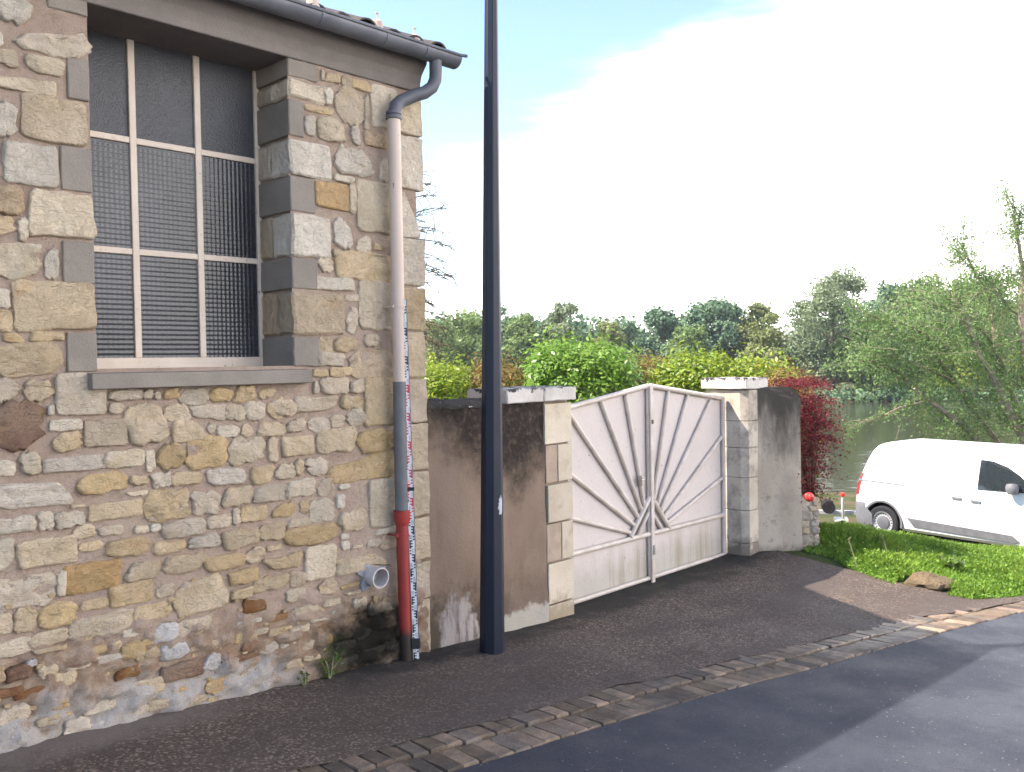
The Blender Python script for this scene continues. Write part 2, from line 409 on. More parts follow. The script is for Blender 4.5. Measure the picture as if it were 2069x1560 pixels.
# river
RIV = Mat('river_water', 0.06, 0.5); RIV.col((0.035, 0.036, 0.022)); RIV.b.inputs['IOR'].default_value = 1.33
q = RIV.bump(RIV.noise(1.0, 4, 0.55, stretch=(1.0, 1.0, 1)), 0.06, 0.5)
q = RIV.bump(RIV.noise(5.0, 3, 0.6), 0.010, 0.6, prev=q)
P = []
for uu, vv in ((24, -250), (24, 250), (92, 250), (92, -250)): P.append((0.7239*uu+0.6899*vv, 0.6899*uu-0.7239*vv, EYE-4.45))
tag(link('river', np_mesh('river', P, [(0, 1, 2, 3)]), RIV.m), kind='structure')

# strip of paving bricks between the drive and the road
def y_road(X): return np.interp(X, [-14, 2.98, 3.94, 4.93, 5.63, 6.18, 7.27, 7.98, 9.17, 22], [5.0, 3.30, 3.185, 3.045, 2.925, 2.81, 2.625, 2.50, 2.25, -0.4])
def y_up(X): return np.interp(X, [-14, 2.5, 3.1, 3.71, 4.66, 5.39, 6.0, 6.65, 7.2, 8.06, 9.44, 22], [5.6, 3.86, 3.80, 3.72, 3.585, 3.475, 3.36, 3.24, 3.11, 2.93, 2.53, -0.1])
ROAD = asphalt('road_asphalt', (0.040, 0.046, 0.070), (0.028, 0.033, 0.053), rough=0.62)
PAVE = asphalt('pavement_asphalt', (0.235, 0.164, 0.124), (0.155, 0.109, 0.084), moss=True, rough=0.85, grit=True)
xs = np.linspace(-14, 22, 181)
sheet('road', xs, np.full(181, -9.0), y_road(xs), 60, 0.0, ROAD, amp=0.004)
# drive and pavement: from the strip up to the wall foot; its far edge curves along the grass
xs = np.concatenate([np.linspace(-14, 9.0, 190), np.linspace(9.05, 10.6, 32)])
yt = np.interp(xs, [9.32, 9.40, 9.46, 9.56, 9.9, 10.6], [5.4, 4.0, 3.3, 2.85, 2.6, 2.35])
yb = np.minimum(y_up(xs)-0.05+0.05*vn(np.stack([xs, xs*0, xs*0], 1), 3.0, 5), np.maximum(yt-0.01, y_road(xs)+0.06))
tag(sheet('pavement', xs, yb, np.maximum(yt, yb+0.01), 70, 0.004, PAVE, amp=0.006), kind='structure')
strip = tag(link('brick_gutter', None), kind='structure')
def brick_mat(name, c):
    m = Mat(name, 0.8, 0.3)
    a = m.mix(m.rng(m.noise(9, 5, 0.65), 0.35, 0.65), c, tuple(x*0.62 for x in c))
    a = m.mix(m.math('MULTIPLY', m.rng(m.noise(5, 6, 0.7), 0.46, 0.64), 0.7), a, (0.095, 0.078, 0.062))      # silt and moss
    h = m.n('ShaderNodeHueSaturation'); m.l(a, h.inputs['Color']); m.l(m.rng(m.rand(), 0, 1, 0.62, 1.32), h.inputs['Value'])
    m.col(h.outputs[0]); m.bump(m.noise(60, 5, 0.7), 0.010)
    wet = m.blob(tuple(hit(1750, 1268)), (1.0, 0.45, 0.5), 0.4, 2.5, 0.5); m.l(m.rng(wet, 0, 1, 0.8, 0.34), m.b.inputs['Roughness']); return m.m
BRK = [brick_mat('brick_brown', (0.235, 0.165, 0.11)), brick_mat('brick_pale', (0.29, 0.205, 0.14)), brick_mat('brick_dark', (0.17, 0.13, 0.10)), brick_mat('brick_red', (0.21, 0.145, 0.105))]
def brick_mesh(l, w, s):
    b = MB(); h = 0.05
    r2 = np.random.default_rng(s)
    j = lambda: float(r2.normal(0, 0.004))
    c = 0.008
    lo = [(-l/2+j(), -w/2+j(), -h), (l/2+j(), -w/2+j(), -h), (l/2+j(), w/2+j(), -h), (-l/2+j(), w/2+j(), -h)]
    m1 = [(x, y, -c) for x, y, z in lo]
    t = [(x*(1-2*c/l), y*(1-2*c/w), j()*0.6) for x, y, z in lo]
    V = lo+m1+t; F = [(3, 2, 1, 0)]+[(4*k+i, 4*k+(i+1) % 4, 4*k+4+(i+1) % 4, 4*k+4+i) for k in (0, 1) for i in range(4)]+[(8, 9, 10, 11)]
    b.add(V, F); return b
proto = {}
for mi in range(4):
    for k in range(3):
        o = brick_mesh(0.245, 0.104, mi*9+k).build('brick', BRK[mi]); proto[mi, k] = o.data; bpy.data.objects.remove(o)
bed = Mat('gutter_bed', 0.95, 0.15); bed.col(bed.mix(bed.rng(bed.noise(14, 5), 0.3, 0.7), (0.075, 0.056, 0.041), (0.15, 0.108, 0.072))); bed.bump(bed.noise(90, 4), 0.01)
xs2 = np.linspace(0.5, 12, 116)
b_ = sheet('gutter_bed', xs2, y_road(xs2)-0.02, y_up(xs2)+0.05, 8, -0.006, bed.m); b_.parent = strip; b_['kind'] = 'stuff'
X = 1.9; nb = 0; col = 0
while X < 10.4:
    dx = 0.112
    sl_ = (float(y_road(X+0.2))-float(y_road(X-0.2)))/0.4; ang = math.atan(sl_)
    for c_ in range(4):
        yy = float(y_road(X))+(0.128+c_*0.254)/math.cos(ang)+random.gauss(0, 0.005)
        if yy > float(y_up(X))-0.035+random.gauss(0, 0.03) or c_ > 1: continue
        if nb >= 296: continue
        o = bpy.data.objects.new('brick', proto[random.choice([0, 0, 1, 1, 2, 3]), random.randrange(3)]); COL.objects.link(o); o.parent = strip
        px_, py_ = X-math.sin(ang)*0.0, yy
        dip = 0.0
        o.location = (px_, py_, float(ground(px_, py_))+0.004-dip*0.3+random.gauss(0, 0.0015))
        o.rotation_euler = (random.gauss(0, 0.008)+0.04*(c_-0.5), random.gauss(0, 0.010)+0.068, ang+math.pi/2+random.gauss(0, 0.02))
        nb += 1
    X += dx*math.cos(ang); col += 1
# ------------------------------------------------------------------ the stone building
FY = 5.0                       # plane of the street front
WX0, WX1, WZ0, WZ1 = 1.965, 3.205, EYE+0.005, EYE+1.985     # window opening
bld = thing('stone_building', 'old rubble stone building with a steel window, grey gutter and tiled roof', 'building')
def fx(p): return proj((p[0], FY, p[1]))
# mortar-bedded rubble face with the window opening left out
gx = np.unique(np.concatenate([np.arange(-6, 0.9, 0.12), np.arange(0.9, 4.27, 0.026), [WX0, WX1, 4.27]]))
gz = np.unique(np.concatenate([np.arange(-0.25, 4.12, 0.026), [WZ0, WZ1]]))
GX, GZ = np.meshgrid(gx, gz, indexing='ij')
P = np.stack([GX, np.full_like(GX, FY), GZ], -1).reshape(-1, 3)
amp = 0.007+0.014*sstep(0.95, 0.45, P[:, 2]+0.075*(P[:, 0]-1.4))
d = fbm(P, 9, 4, 11)*amp+fbm(P, 2.0, 2, 5)*0.006
zg = ground(P[:, 0], np.full(len(P), 4.95))
batter = 0.055*sstep(0.55, 0.0, P[:, 2]-zg)
low = sstep(0.85, 0.55, P[:, 2]+0.06*(P[:, 0]-1.4))
d += -low*(0.06*np.abs(fbm(P*np.array([1, 1, 1.8]), 6.0, 4, 31))-0.010)
d -= 0.03*np.clip(sstep(3.3, 3.7, P[:, 0])*sstep(0.8, 0.3, P[:, 2]), 0, 1)*0
P[:, 1] = FY+0.008+d-batter
n2 = len(gz); I, J = np.meshgrid(np.arange(len(gx)-1), np.arange(n2-1), indexing='ij')
cx = (gx[:-1]+gx[1:])/2; cz = (gz[:-1]+gz[1:])/2
keep = ~(((cx > WX0) & (cx < WX1))[:, None] & ((cz > WZ0) & (cz < WZ1))[None])
ii = (I*n2+J)[keep]
link('wall', np_mesh('wall', P, np.stack([ii, ii+n2, ii+n2+1, ii+1], 1), True), MORTAR, bld)
# body behind the face
b = MB()
b.box((-6, 5.06, -0.3), (WX0-0.004, 5.46, 4.10)); b.box((WX1+0.035, 5.06, -0.3), (4.17, 5.46, 4.10))
b.box((WX0-0.004, 5.06, -0.3), (WX1+0.035, 5.46, WZ0-0.02))
b.box((4.17, 5.135, -0.3), (4.28, 9.9, 4.10)); b.box((-6, 9.6, -0.3), (4.17, 9.9, 4.10)); b.box((-6, 5.46, -0.3), (-5.7, 9.6, 4.10))
b.prism([(4.27, 5.1, 4.10), (4.27, 9.9, 4.10), (4.27, 7.5, 5.55)], None, (-0.25, 0, 0))
b.build('masonry_core', MORTAR, bld)
b = MB(); b.box((WX0, 5.452, WZ0), (WX1, 5.47, WZ1+0.02)); b.build('dark_room_sheet', simple('dark_inside', (0.012, 0.013, 0.015), 0.9), bld)  # near-black sheet: the dark of the unlit room, painted behind the panes

TILES = {
 'A': (0, 0, "-40 -60 220 165 w;100 135 640 445 c T;-40 240 25 340 w;-60 360 130 500 c;185 405 465 575 w;-60 530 430 715 w D;165 705 650 1090 c q;-60 760 130 1035 w;30 1055 440 1395 w q;-80 1385 180 1610 o;222 1425 690 1785 w q"),
 'C': (0, 400, "-60 140 100 290 c;135 160 210 310 w;-80 335 290 600 w;195 345 310 420 w;330 365 435 605 w;105 625 705 985 t q;-60 670 70 825 w;-60 830 85 995 c;30 1010 190 1075 t;230 1000 480 1065 t;-60 1090 470 1315 c;-60 1355 125 1520 c;195 1365 380 1510 c;415 1310 797 1619 c q"),
 'E': (0, 780, "805 25 1060 105 c;1060 20 1150 95 c;1150 40 1200 100 c;1215 15 1335 95 t;1340 20 1565 140 c;1570 20 1740 120 t;1745 -10 1895 115 c;1935 20 2060 95 c;-40 145 360 510 r;355 140 400 215 w;815 135 925 205 c;935 130 1270 425 t P;365 250 600 340 w;405 345 605 490 c;630 245 945 455 t q;1235 135 1400 265 c;1405 135 1680 260 c;1675 140 1815 265 w;1825 125 1975 255 c;2000 100 2140 235 c;1300 255 1535 405 c P;1550 285 1610 350 c;1605 285 1790 390 w;1805 270 1890 370 t;155 510 300 670 w;-60 560 110 680 w;315 510 775 650 g q;780 475 1070 610 w;1085 480 1155 630 w;1180 425 1370 610 t;1405 385 1690 615 t;1710 390 1955 585 w;-80 685 570 930 g;560 630 960 815 t;975 660 1115 740 c;950 780 1100 830 w;1140 640 1275 755 w;1275 640 1505 745 c;1540 605 1830 745 g;1865 600 2030 725 c;660 850 1060 1010 t q;1085 770 1410 1010 c;1435 780 1630 970 c;1650 735 1885 905 t;-60 965 260 1110 w;280 935 400 1080 w;410 930 625 1055 w;545 1030 715 1140 c;720 1040 915 1125 c;530 880 630 910 c;1000 1030 1110 1100 w;1115 1030 1195 1090 w;1215 995 1530 1135 c;1540 950 1720 1070 c;1735 915 1795 1030 c;110 1105 575 1380 c q;-60 1140 95 1385 w;590 1155 765 1235 c;785 1120 1120 1280 t;1150 1150 1390 1265 c;1415 1105 1635 1220 g;1665 1055 1930 1215 t;480 1290 895 1560 o q;920 1285 1190 1455 c;1205 1240 1550 1415 t;1535 1240 1825 1385 t"),
 'G': (0, 1140, "-60 80 400 345 c;420 45 490 245 w;805 115 1145 330 t q;1165 140 1300 250 t;1300 80 1690 385 c;1720 25 1930 155 t;1725 160 1885 265 t;-60 360 85 530 c;100 330 275 505 c;295 285 570 490 t;605 250 800 360 c;490 345 990 570 t;1005 275 1275 435 c;215 485 495 620 t;-60 555 210 705 c;220 600 480 680 c;905 460 1080 550 g;1125 430 1325 590 b;1195 570 1395 715 b;1050 545 1160 610 t;1070 605 1195 700 t;905 570 1070 710 t;1395 555 1700 640 o;700 650 910 740 g;835 740 1010 860 r;940 820 1205 995 c q;1495 640 1615 780 b;190 705 265 765 b;40 750 220 870 r;-60 740 25 890 o;270 740 430 870 c;380 780 570 930 c;1520 810 1715 945 o;1250 895 1370 950 o;590 960 840 1110 g;1200 700 1490 870 r;1820 240 1990 370 r;1735 490 1900 590 t;1640 640 1900 740 r;1340 370 1580 550 t;600 600 800 690 t;480 700 660 790 c;830 560 900 640 c;100 900 330 1000 r;330 990 490 1080 o;-60 900 160 1000 r;-60 1030 190 1180 c;450 1120 640 1290 g;230 1100 420 1200 c;640 1130 830 1220 g;820 1030 1080 1150 g;1080 960 1280 1080 g;1300 960 1500 1060 g;1000 640 1060 720 t"),
 'F': (480, 780, "425 70 755 195 c;770 75 920 165 c;815 170 945 295 c;690 215 790 305 c;530 230 685 345 c;360 240 500 345 c;155 265 350 375 c;75 125 200 255 c;220 105 420 235 c;945 -85 1165 305 t q;885 320 1165 500 t;580 320 875 510 c;330 370 570 525 c q;225 385 295 565 c;275 570 420 705 t;430 555 490 670 c;510 545 665 680 c;680 490 1170 715 t D;130 735 345 870 g;365 690 575 835 c;595 685 705 825 c;755 725 840 775 w;985 680 1175 1060 w q;735 805 800 910 w;750 915 955 1090 c;550 840 720 1010 w;465 850 525 950 c;260 870 430 980 t;25 895 220 1025 t;365 980 540 1060 t;170 1020 345 1150 c;340 1025 720 1225 t;220 1180 335 1235 t;45 1195 205 1320 t;190 1245 485 1395 t;505 1175 730 1460 w q;745 1230 1120 1410 t;775 1160 835 1225 w;770 1100 830 1150 w;965 1135 1065 1205 c;1065 1105 1185 1225 o;1030 1050 1185 1110 c;850 1175 940 1215 c;385 1390 510 1505 t;110 1410 375 1540 t"),
 'H': (480, 1140, "800 190 920 235 t;610 105 735 235 o;770 130 915 190 t;230 360 370 430 r;430 290 600 380 t;540 390 660 430 w;580 440 690 470 r;570 520 690 600 o;850 240 960 330 c;370 170 500 280 w;640 250 760 320 g;-20 400 180 460 g;60 470 220 540 t;230 450 370 540 c;380 440 520 520 t;300 560 440 640 c;150 580 280 670 g;460 560 560 640 t;20 560 130 640 r;470 640 600 720 g;330 690 450 770 c;700 330 800 420 g;820 360 950 450 t;720 440 840 520 c;860 470 980 560 t;700 550 850 640 g;960 260 1180 380 t;1000 400 1170 500 c;880 590 1060 680 c;1060 520 1180 640 t;720 660 860 740 g"),
 'B': (480, 0, "650 660 710 790 w;620 525 640 600 c;645 535 760 630 c;765 560 850 650 t;850 585 990 685 c;735 650 930 935 c;940 690 980 955 c;1005 640 1180 975 w q;500 780 710 865 c;505 860 575 1010 w;605 890 800 1065 w;845 945 910 1090 w;945 980 1110 1110 o q;720 1090 1030 1325 w;1060 1175 1125 1340 w;720 1300 870 1370 w;890 1345 1150 1738 w q;580 1355 830 1575 o q;838 1390 878 1590 c"),
 'D': (480, 400, "720 145 870 355 w;885 290 990 400 w;1015 340 1095 400 c;710 385 760 435 w;745 405 1160 625 c;595 450 710 565 w;590 590 865 690 w;800 715 910 770 c;810 800 890 1010 c;910 625 1160 990 c q;610 1045 705 1160 c;735 1050 890 1140 t;945 1025 1050 1110 c;845 1150 1160 1345 o;610 1160 800 1250 c;565 1285 675 1335 c;695 1265 850 1330 c;615 1345 835 1460 c;845 1360 945 1450 c;565 1370 605 1455 c"),
}
def stone_mesh(xc, zc, w, h, kind, seed, prot, front=FY):
    r = np.random.default_rng(seed)
    j = {'q': 0.035, 'n': 0.085}.get(kind, 0.085)
    hw, hh = w/2, h/2
    C = np.array([(-hw, -hh), (hw, -hh), (hw, hh), (-hw, hh)])
    C = C*(1+r.normal(0, j, (4, 2)))
    if kind == 'P': C[2] = (hw*0.35, hh)              # shoulder cut away
    if kind == 'T': C[3] = (-hw*0.9, -hh*0.1)
    if kind == 'D': C[3] = (-hw, hh*0.2)
    elif kind == 'n' and r.random() < 0.35:
        k = r.integers(4); C[k] *= r.uniform(0.6, 0.85)
    pts = []
    cut = {'q': 0.07}.get(kind, r.uniform(0.08, 0.24))
    per = 5 if max(w, h) > 0.10 else 4
    for k in range(4):
        a, b_ = C[k], C[(k+1) % 4]; L = np.linalg.norm(b_-a)
        cc = min(0.4, cut*min(w, h)/max(L, 1e-6)*1.2)
        for t in np.linspace(cc, 1-cc, per):
            p = a+(b_-a)*t; nn = np.array([(b_-a)[1], -(b_-a)[0]])/max(L, 1e-6)
            pts.append(p+nn*(min(w, h)*(0.02*math.sin(math.pi*t)*(0 if kind == 'q' else 1.0)+r.normal(0, 0.016 if kind == 'q' else 0.052))))
    O = np.array(pts); n = len(O)
    d = min(w, h)
    bw = min(0.012 if kind == 'q' else 0.020, d*0.12)/d*2
    rings = [(1.02, 0.03), (1.0, -prot*0.25), (1-bw*0.45, -prot*0.85), (1-bw*1.1, -prot*1.0), (0.5, -prot*1.05)]
    V = []; cen = O.mean(0)
    tilt = r.normal(0, 0.03, 2)
    for s, y in rings:
        Q = cen+(O-cen)*s
        yy = np.full(n, y)
        if s < 0.99:
            X3 = np.stack([Q[:, 0]+seed*1.7, np.zeros(n), Q[:, 1]], 1)
            yy = yy+fbm(X3, 14, 3, 3)*min(0.016, d*0.12)*(0.6 if kind == 'q' else 1)+(Q@tilt)*0.6
        V.append(np.stack([xc+Q[:, 0], front+yy, zc+Q[:, 1]], 1))
    V.append(np.array([[xc+cen[0], front-prot*1.05, zc+cen[1]]]))
    V = np.concatenate(V); k = len(rings)
    F = [(i*n+a, i*n+(a+1) % n, (i+1)*n+(a+1) % n, (i+1)*n+a) for i in range(k-1) for a in range(n)]
    T = [((k-1)*n+a, (k-1)*n+(a+1) % n, k*n) for a in range(n)]
    me = bpy.data.meshes.new('stone'); me.from_pydata(V.tolist(), [], F+T)
    me.polygons.foreach_set('use_smooth', np.ones(len(me.polygons), bool)); return me
K = 3.6946
slist = []
for t_, (ox, oy, txt) in TILES.items():
    for e in txt.split(';'):
        q = e.split(); x0, y0, x1, y1 = [float(a)/K for a in q[:4]]
        x0 += ox; x1 += ox; y0 += oy; y1 += oy
        xm, ym = (x0+x1)/2, (y0+y1)/2
        c_ = onY(xm, ym, FY); sl = proj(c_+np.array([0.05, 0, 0]))-proj(c_-np.array([0.05, 0, 0])); s_ = sl[1]/sl[0]
        hpx = max((y1-y0)-abs(s_)*(x1-x0)*0.8, 0.45*(y1-y0))
        a_ = onY(x0, ym-s_*(xm-x0), FY); b_ = onY(x1, ym+s_*(x1-xm), FY)
        t2 = onY(xm, ym-hpx/2, FY); u2 = onY(xm, ym+hpx/2, FY)
        slist.append(((a_[0]+b_[0])/2, c_[2], b_[0]-a_[0], t2[2]-u2[2], q[4], q[5] if len(q) > 5 else 'n'))
slist.sort(key=lambda s: -s[2]*s[3])
small = []
for i, (xc, zc, w, h, c_, k_) in enumerate(slist):
    low_ = zc+0.06*(xc-1.4) < 0.72
    prot = random.uniform(0.008, 0.016)
    z0 = float(ground(xc, 4.95)); front = FY-0.055*float(sstep(0.55, 0.0, zc-z0))
    me = stone_mesh(xc, zc, w*(1.02 if k_ == 'q' else 1.03), h*(1.03 if k_ == 'q' else 1.08), k_, 100+i, prot, front)
    if i < 288: link('stone', me, ST[c_], bld)
    else: small.append((me, c_))
print('stones', len(slist))
# further stones outside the picture on the left, one joined part
V = []; F = []
r = np.random.default_rng(3); zz = -0.1
while zz < 4.0:
    hh = r.uniform(0.09, 0.24); xx = -5.9
    while xx < 1.1:
        ww = r.uniform(0.12, 0.42)
        if zz > ground(xx, 5) and onY(10, 700, 5.0)[0] > xx+ww:
            me = stone_mesh(xx+ww/2, zz+hh/2, ww*0.9, hh*0.86, 'n', r.integers(1e6), 0.018)
            o = len(V); V += [tuple(v.co) for v in me.vertices]; F += [tuple(i+o for i in p.vertices) for p in me.polygons]
            bpy.data.meshes.remove(me)
        xx += ww
    zz += hh
me = bpy.data.meshes.new('stonework'); me.from_pydata(V, [], F); tag(link('stonework', me, ST['c'], bld), kind='stuff')
# leftover chips and pebbles in the joints of the low courses, one joined part
V = []; F = []
for i in range(150):
    xx = r.uniform(1.35, 4.0); z_ = ground(xx, 4.95)+r.uniform(0.02, 0.75)
    w_ = r.uniform(0.015, 0.035)
    me = stone_mesh(xx, float(z_), w_*r.uniform(1, 1.7), w_*0.8, 'n', r.integers(1e6), r.uniform(0.002, 0.007), FY-0.05*float(sstep(0.5, 0.0, z_-ground(xx, 4.95))))
    o = len(V); V += [tuple(v.co) for v in me.vertices]; F += [tuple(i2+o for i2 in p.vertices) for p in me.polygons]; bpy.data.meshes.remove(me)
for me, c_ in small:
    o = len(V); V += [tuple(v.co) for v in me.vertices]; F += [tuple(i2+o for i2 in p.vertices) for p in me.polygons]
me = bpy.data.meshes.new('stone_chips'); me.from_pydata(V, [], F); tag(link('stone_chips', me, ST['t'], bld), kind='stuff')

# window jambs: dressed stones and grey concrete blocks in turn, wrapping into the reveal
def zpx(x, y): return float(onY(x, y, FY)[2])
jr = [(117, 156, 'K', 640, 0.40), (158, 198, 'w', 660, 0.20), (200, 275, 'K', 613, 0.40), (278, 352, 'w', 667, 0.22), (354, 427, 'K', 636, 0.40), (429, 517, 'w', 668, 0.22), (519, 584, 'K', 641, 0.40), (588, 676, 't', 696, 0.20), (679, 742, 'K', 645, 0.40)]
for i, (ya, yb_, c_, xe, dep) in enumerate(jr):
    x1_ = float(onY(xe, (ya+yb_)/2+ (0.0), FY)[0])
    o = rough_block('concrete_block' if c_ == 'K' else 'jamb_stone', (WX1+(0 if c_ == 'K' else 0.0), FY-(0.006 if c_ == 'K' else 0.014), zpx(590, yb_)+0.004), (x1_, FY+dep, zpx(590, ya)-0.004),
                    CONC if c_ == 'K' else ST[c_], bld, 0.003 if c_ == 'K' else 0.011, 3, i, 0.006 if c_ == 'K' else 0.014)
    if c_ != 'K':
        rough_block('jamb_stone', (WX1+0.002, FY+dep+0.02, zpx(590, yb_)+0.008), (WX1+0.12, FY+0.40, zpx(590, ya)-0.006), ST['o' if c_ == 't' else 'c'], bld, 0.008, 3, i+40, 0.012)
jl = [(-60, 35, 95), (122, 206, 136), (302, 390, 123), (490, 573, 127), (673, 751, 136)]
for i, (ya, yb_, xe) in enumerate(jl):
    rough_block('concrete_block', (float(onY(xe, (ya+yb_)/2, FY)[0]), FY-0.004, zpx(180, yb_)), (WX0, FY+0.40, zpx(180, ya)), CONC, bld, 0.003, 3, i+70, 0.006)
b = MB(); b.box((WX0-0.06, FY+0.03, WZ0), (WX0-0.003, FY+0.45, WZ1)); b.build('reveal', MORTAR, bld)
b = MB(); b.box((WX1+0.024, FY+0.03, WZ0), (WX1+0.07, FY+0.45, WZ1)); b.build('reveal', MORTAR, bld)
# sill
s0 = onY(187, 787, 4.93); s1 = onY(632, 773, 4.93)
b = MB(); zt = float(onY(632, 746, 4.93)[2])
b.prism([(s0[0], 4.93, s0[2]), (s0[0], 4.93, zt-0.003), (s0[0], 5.02, zt+0.004), (s0[0], 5.44, zt+0.022), (s0[0], 5.44, s0[2]-0.03), (s0[0], 5.02, s0[2]-0.005)], None, (s1[0]-s0[0], 0, 0))
b.build('window_sill', CONC, bld, bevel=0.004)
# lintel band under the eaves
b = MB(); b.prism([(-6, FY-0.012, WZ1), (-6, FY-0.012, 4.14), (-6, FY-0.03, 4.20), (-6, FY-0.09, 4.27), (-6, FY-0.10, 4.345), (-6, FY+0.46, 4.345), (-6, FY+0.46, WZ1)], None, (10.318, 0, 0)); b.build('lintel_beam', CONC2, bld, bevel=0.006)
# steel window
FRM = Mat('window_paint', 0.55, 0.4)
a = FRM.mix(FRM.rng(FRM.noise(6, 4), 0.3, 0.7), (0.56, 0.47, 0.385), (0.50, 0.41, 0.33))
a = FRM.mix(FRM.rng(FRM.noise(34, 5, 0.7), 0.63, 0.69), a, (0.11, 0.045, 0.02))
a = FRM.mix(FRM.math('MULTIPLY', FRM.rng(FRM.noise(5, 5, 0.7), 0.60, 0.74), 0.5), a, (0.33, 0.16, 0.075)); FRM.col(a); FRM.bump(FRM.noise(40, 4), 0.002)
win = link('window', None, parent=bld)
WY = 5.40
def wz(x, y): return float(onY(x, y, WY)[2])
def wx(x, y): return float(onY(x, y, WY)[0])
xr = wx(523, 450); z_b = wz(360, 729); z_t = WZ1+0.01; xl = WX0+0.005
xm1 = wx(270, 400); xm2 = wx(401, 400)
z1_ = wz(345, 298); z2_ = wz(345, 515)
t_ = 0.0205
b = MB()
b.box((xl, WY-0.02, z_b-0.05), (xr+0.012, WY+0.03, z_b+t_)); b.box((xr-0.024, WY-0.02, z_b+t_), (xr+0.012, WY+0.03, z_t)); b.box((xl, WY-0.02, z_b+t_), (xl+0.03, WY+0.03, z_t))
b.build('frame', FRM.m, win, bevel=0.003)
for x_ in (xm1, xm2):
    b = MB(); b.box((x_-t_, WY-0.018, z_b+t_), (x_+t_, WY+0.03, z_t)); b.build('glazing_bar', FRM.m, win, bevel=0.003)
xsx = [xl+0.03, xm1-t_, xm1+t_, xm2-t_, xm2+t_, xr-0.024]
for z_ in (z1_, z2_):
    for k in (0, 2, 4):
        b = MB(); b.box((xsx[k], WY-0.014, z_-t_*0.9), (xsx[k+1], WY+0.03, z_+t_*0.9)); b.build('glazing_bar', FRM.m, win, bevel=0.003)
def glass(name, waffle):
    m = Mat(name, 0.12, 0.45); m.b.inputs['IOR'].default_value = 1.5
    m.col(m.mix(m.rng(m.noise(1.4, 4), 0.35, 0.7), (0.018, 0.020, 0.026), (0.042, 0.044, 0.052)))
    if waffle:
        x = m.xyz(); f = 2*math.pi/0.030
        h = m.math('ADD', m.math('SINE', m.math('MULTIPLY', x[0], f)), m.math('SINE', m.math('MULTIPLY', x[2], f)))
        p = m.bump(h, 0.003, 0.27); m.bump(m.noise(60, 3), 0.001, prev=p)
        m.b.inputs['Roughness'].default_value = 0.24
    else:
        m.bump(m.noise(75, 4, 0.6), 0.006); m.b.inputs['Roughness'].default_value = 0.22
    return m.m
GL = [glass('glass_hammered', False), glass('glass_waffle', True)]
zs = [(z1_+0.01, z_t, 0), (z2_+0.01, z1_-0.01, 1), (z_b+0.01, z2_-0.01, 1)]
for k in (0, 2, 4):
    for za, zb_, g in zs:
        b = MB(); b.box((xsx[k]-0.005, WY, za), (xsx[k+1]+0.005, WY+0.006, zb_)); b.build('pane', GL[g], win)

# corner quoins to the right of the downpipe
cq = [(199, 275, 850, 'w'), (277, 384, 853, 'w'), (482, 578, 857, 'g'), (580, 669, 858, 'c'), (671, 763, 858, 'c'), (765, 855, 861, 'c'), (857, 952, 864, 'c'), (954, 1045, 866, 'c'), (1047, 1135, 867, 'c'), (1138, 1215, 868, 'c'), (1217, 1330, 868, 'g')]
for i, (ya, yb_, xe, c_) in enumerate(cq):
    ym = (ya+yb_)/2; xb = float(onY(xe, ym, FY)[0])
    rough_block('quoin_stone', (4.03+0.02*(i % 2), FY-0.016, zpx(835, yb_)+0.004), (xb, FY+0.14+0.1*(i % 2), zpx(835, ya)-0.004), ST[c_], bld, 0.007, 4, i+20, 0.008)
# the broken quoin below the notch
q_ = [(806, 387), (818, 387), (823, 400), (828, 412), (838, 435), (848, 462), (852, 480), (806, 480)]
Q = [onY(x, y, FY-0.012) for x, y in q_]
b = MB(); b.prism(Q, None, (0, 0.13, 0)); b.build('quoin_stone', ST['w'], bld, bevel=0.006)

# ---------------- roof, tiles, gutter
RTILE = Mat('roof_tile', 0.9, 0.15)
a = RTILE.mix(RTILE.rng(RTILE.noise(5, 5), 0.3, 0.7), (0.105, 0.078, 0.066), (0.062, 0.055, 0.053))
a = RTILE.mix(RTILE.rng(RTILE.noise(13, 6, 0.7), 0.52, 0.66), a, (0.05, 0.052, 0.04)); RTILE.col(a); RTILE.bump(RTILE.noise(50, 4), 0.006)
roof = link('roof', None, parent=bld)
pit = math.radians(25); EY, EZ = 4.86, EYE+2.235
def rp(x, s, n=0.0): return (x, EY+s*math.cos(pit)-n*math.sin(pit), EZ+s*math.sin(pit)+n*math.cos(pit))
b = MB(); SL = 2.65/math.cos(pit)
b.prism([rp(-6.2, 0, -0.05), rp(-6.2, 0, 0.0), rp(-6.2, SL, 0.0), rp(-6.2, SL, -0.05)], None, (10.62, 0, 0))
b.prism([(-6.2, EY+5.3, EZ), (-6.2, EY+5.3, EZ-0.06), (-6.2, EY+2.65, EZ+SL*math.sin(pit)-0.06), (-6.2, EY+2.65, EZ+SL*math.sin(pit))], None, (10.62, 0, 0))
b.build('roof_deck', RTILE.m, roof)
def tile_mesh():
    V = []; n = 9
    for s, ra in ((-0.03, 0.088), (0.40, 0.072)):
        for rr in (ra, ra-0.014):
            for k in range(n):
                an = math.pi*k/(n-1); V.append((rr*math.cos(an), s, rr*math.sin(an)*0.8))
    F = []
    for k in range(n-1):
        F += [(k, k+1, 2*n+k+1, 2*n+k), (n+k+1, n+k, 3*n+k, 3*n+k+1), (k+1, k, n+k, n+k+1), (2*n+k, 2*n+k+1, 3*n+k+1, 3*n+k)]
    F += [(0, 2*n, 3*n, n), (n-1, 2*n-1, 4*n-1, 3*n-1)]
    me = bpy.data.meshes.new('roof_tile'); me.from_pydata(V, [], F); return me
tm = tile_mesh(); tm.materials.append(RTILE.m); V = []; F = []
tv = [tuple(v.co) for v in tm.vertices]; tf = [tuple(p.vertices) for p in tm.polygons]
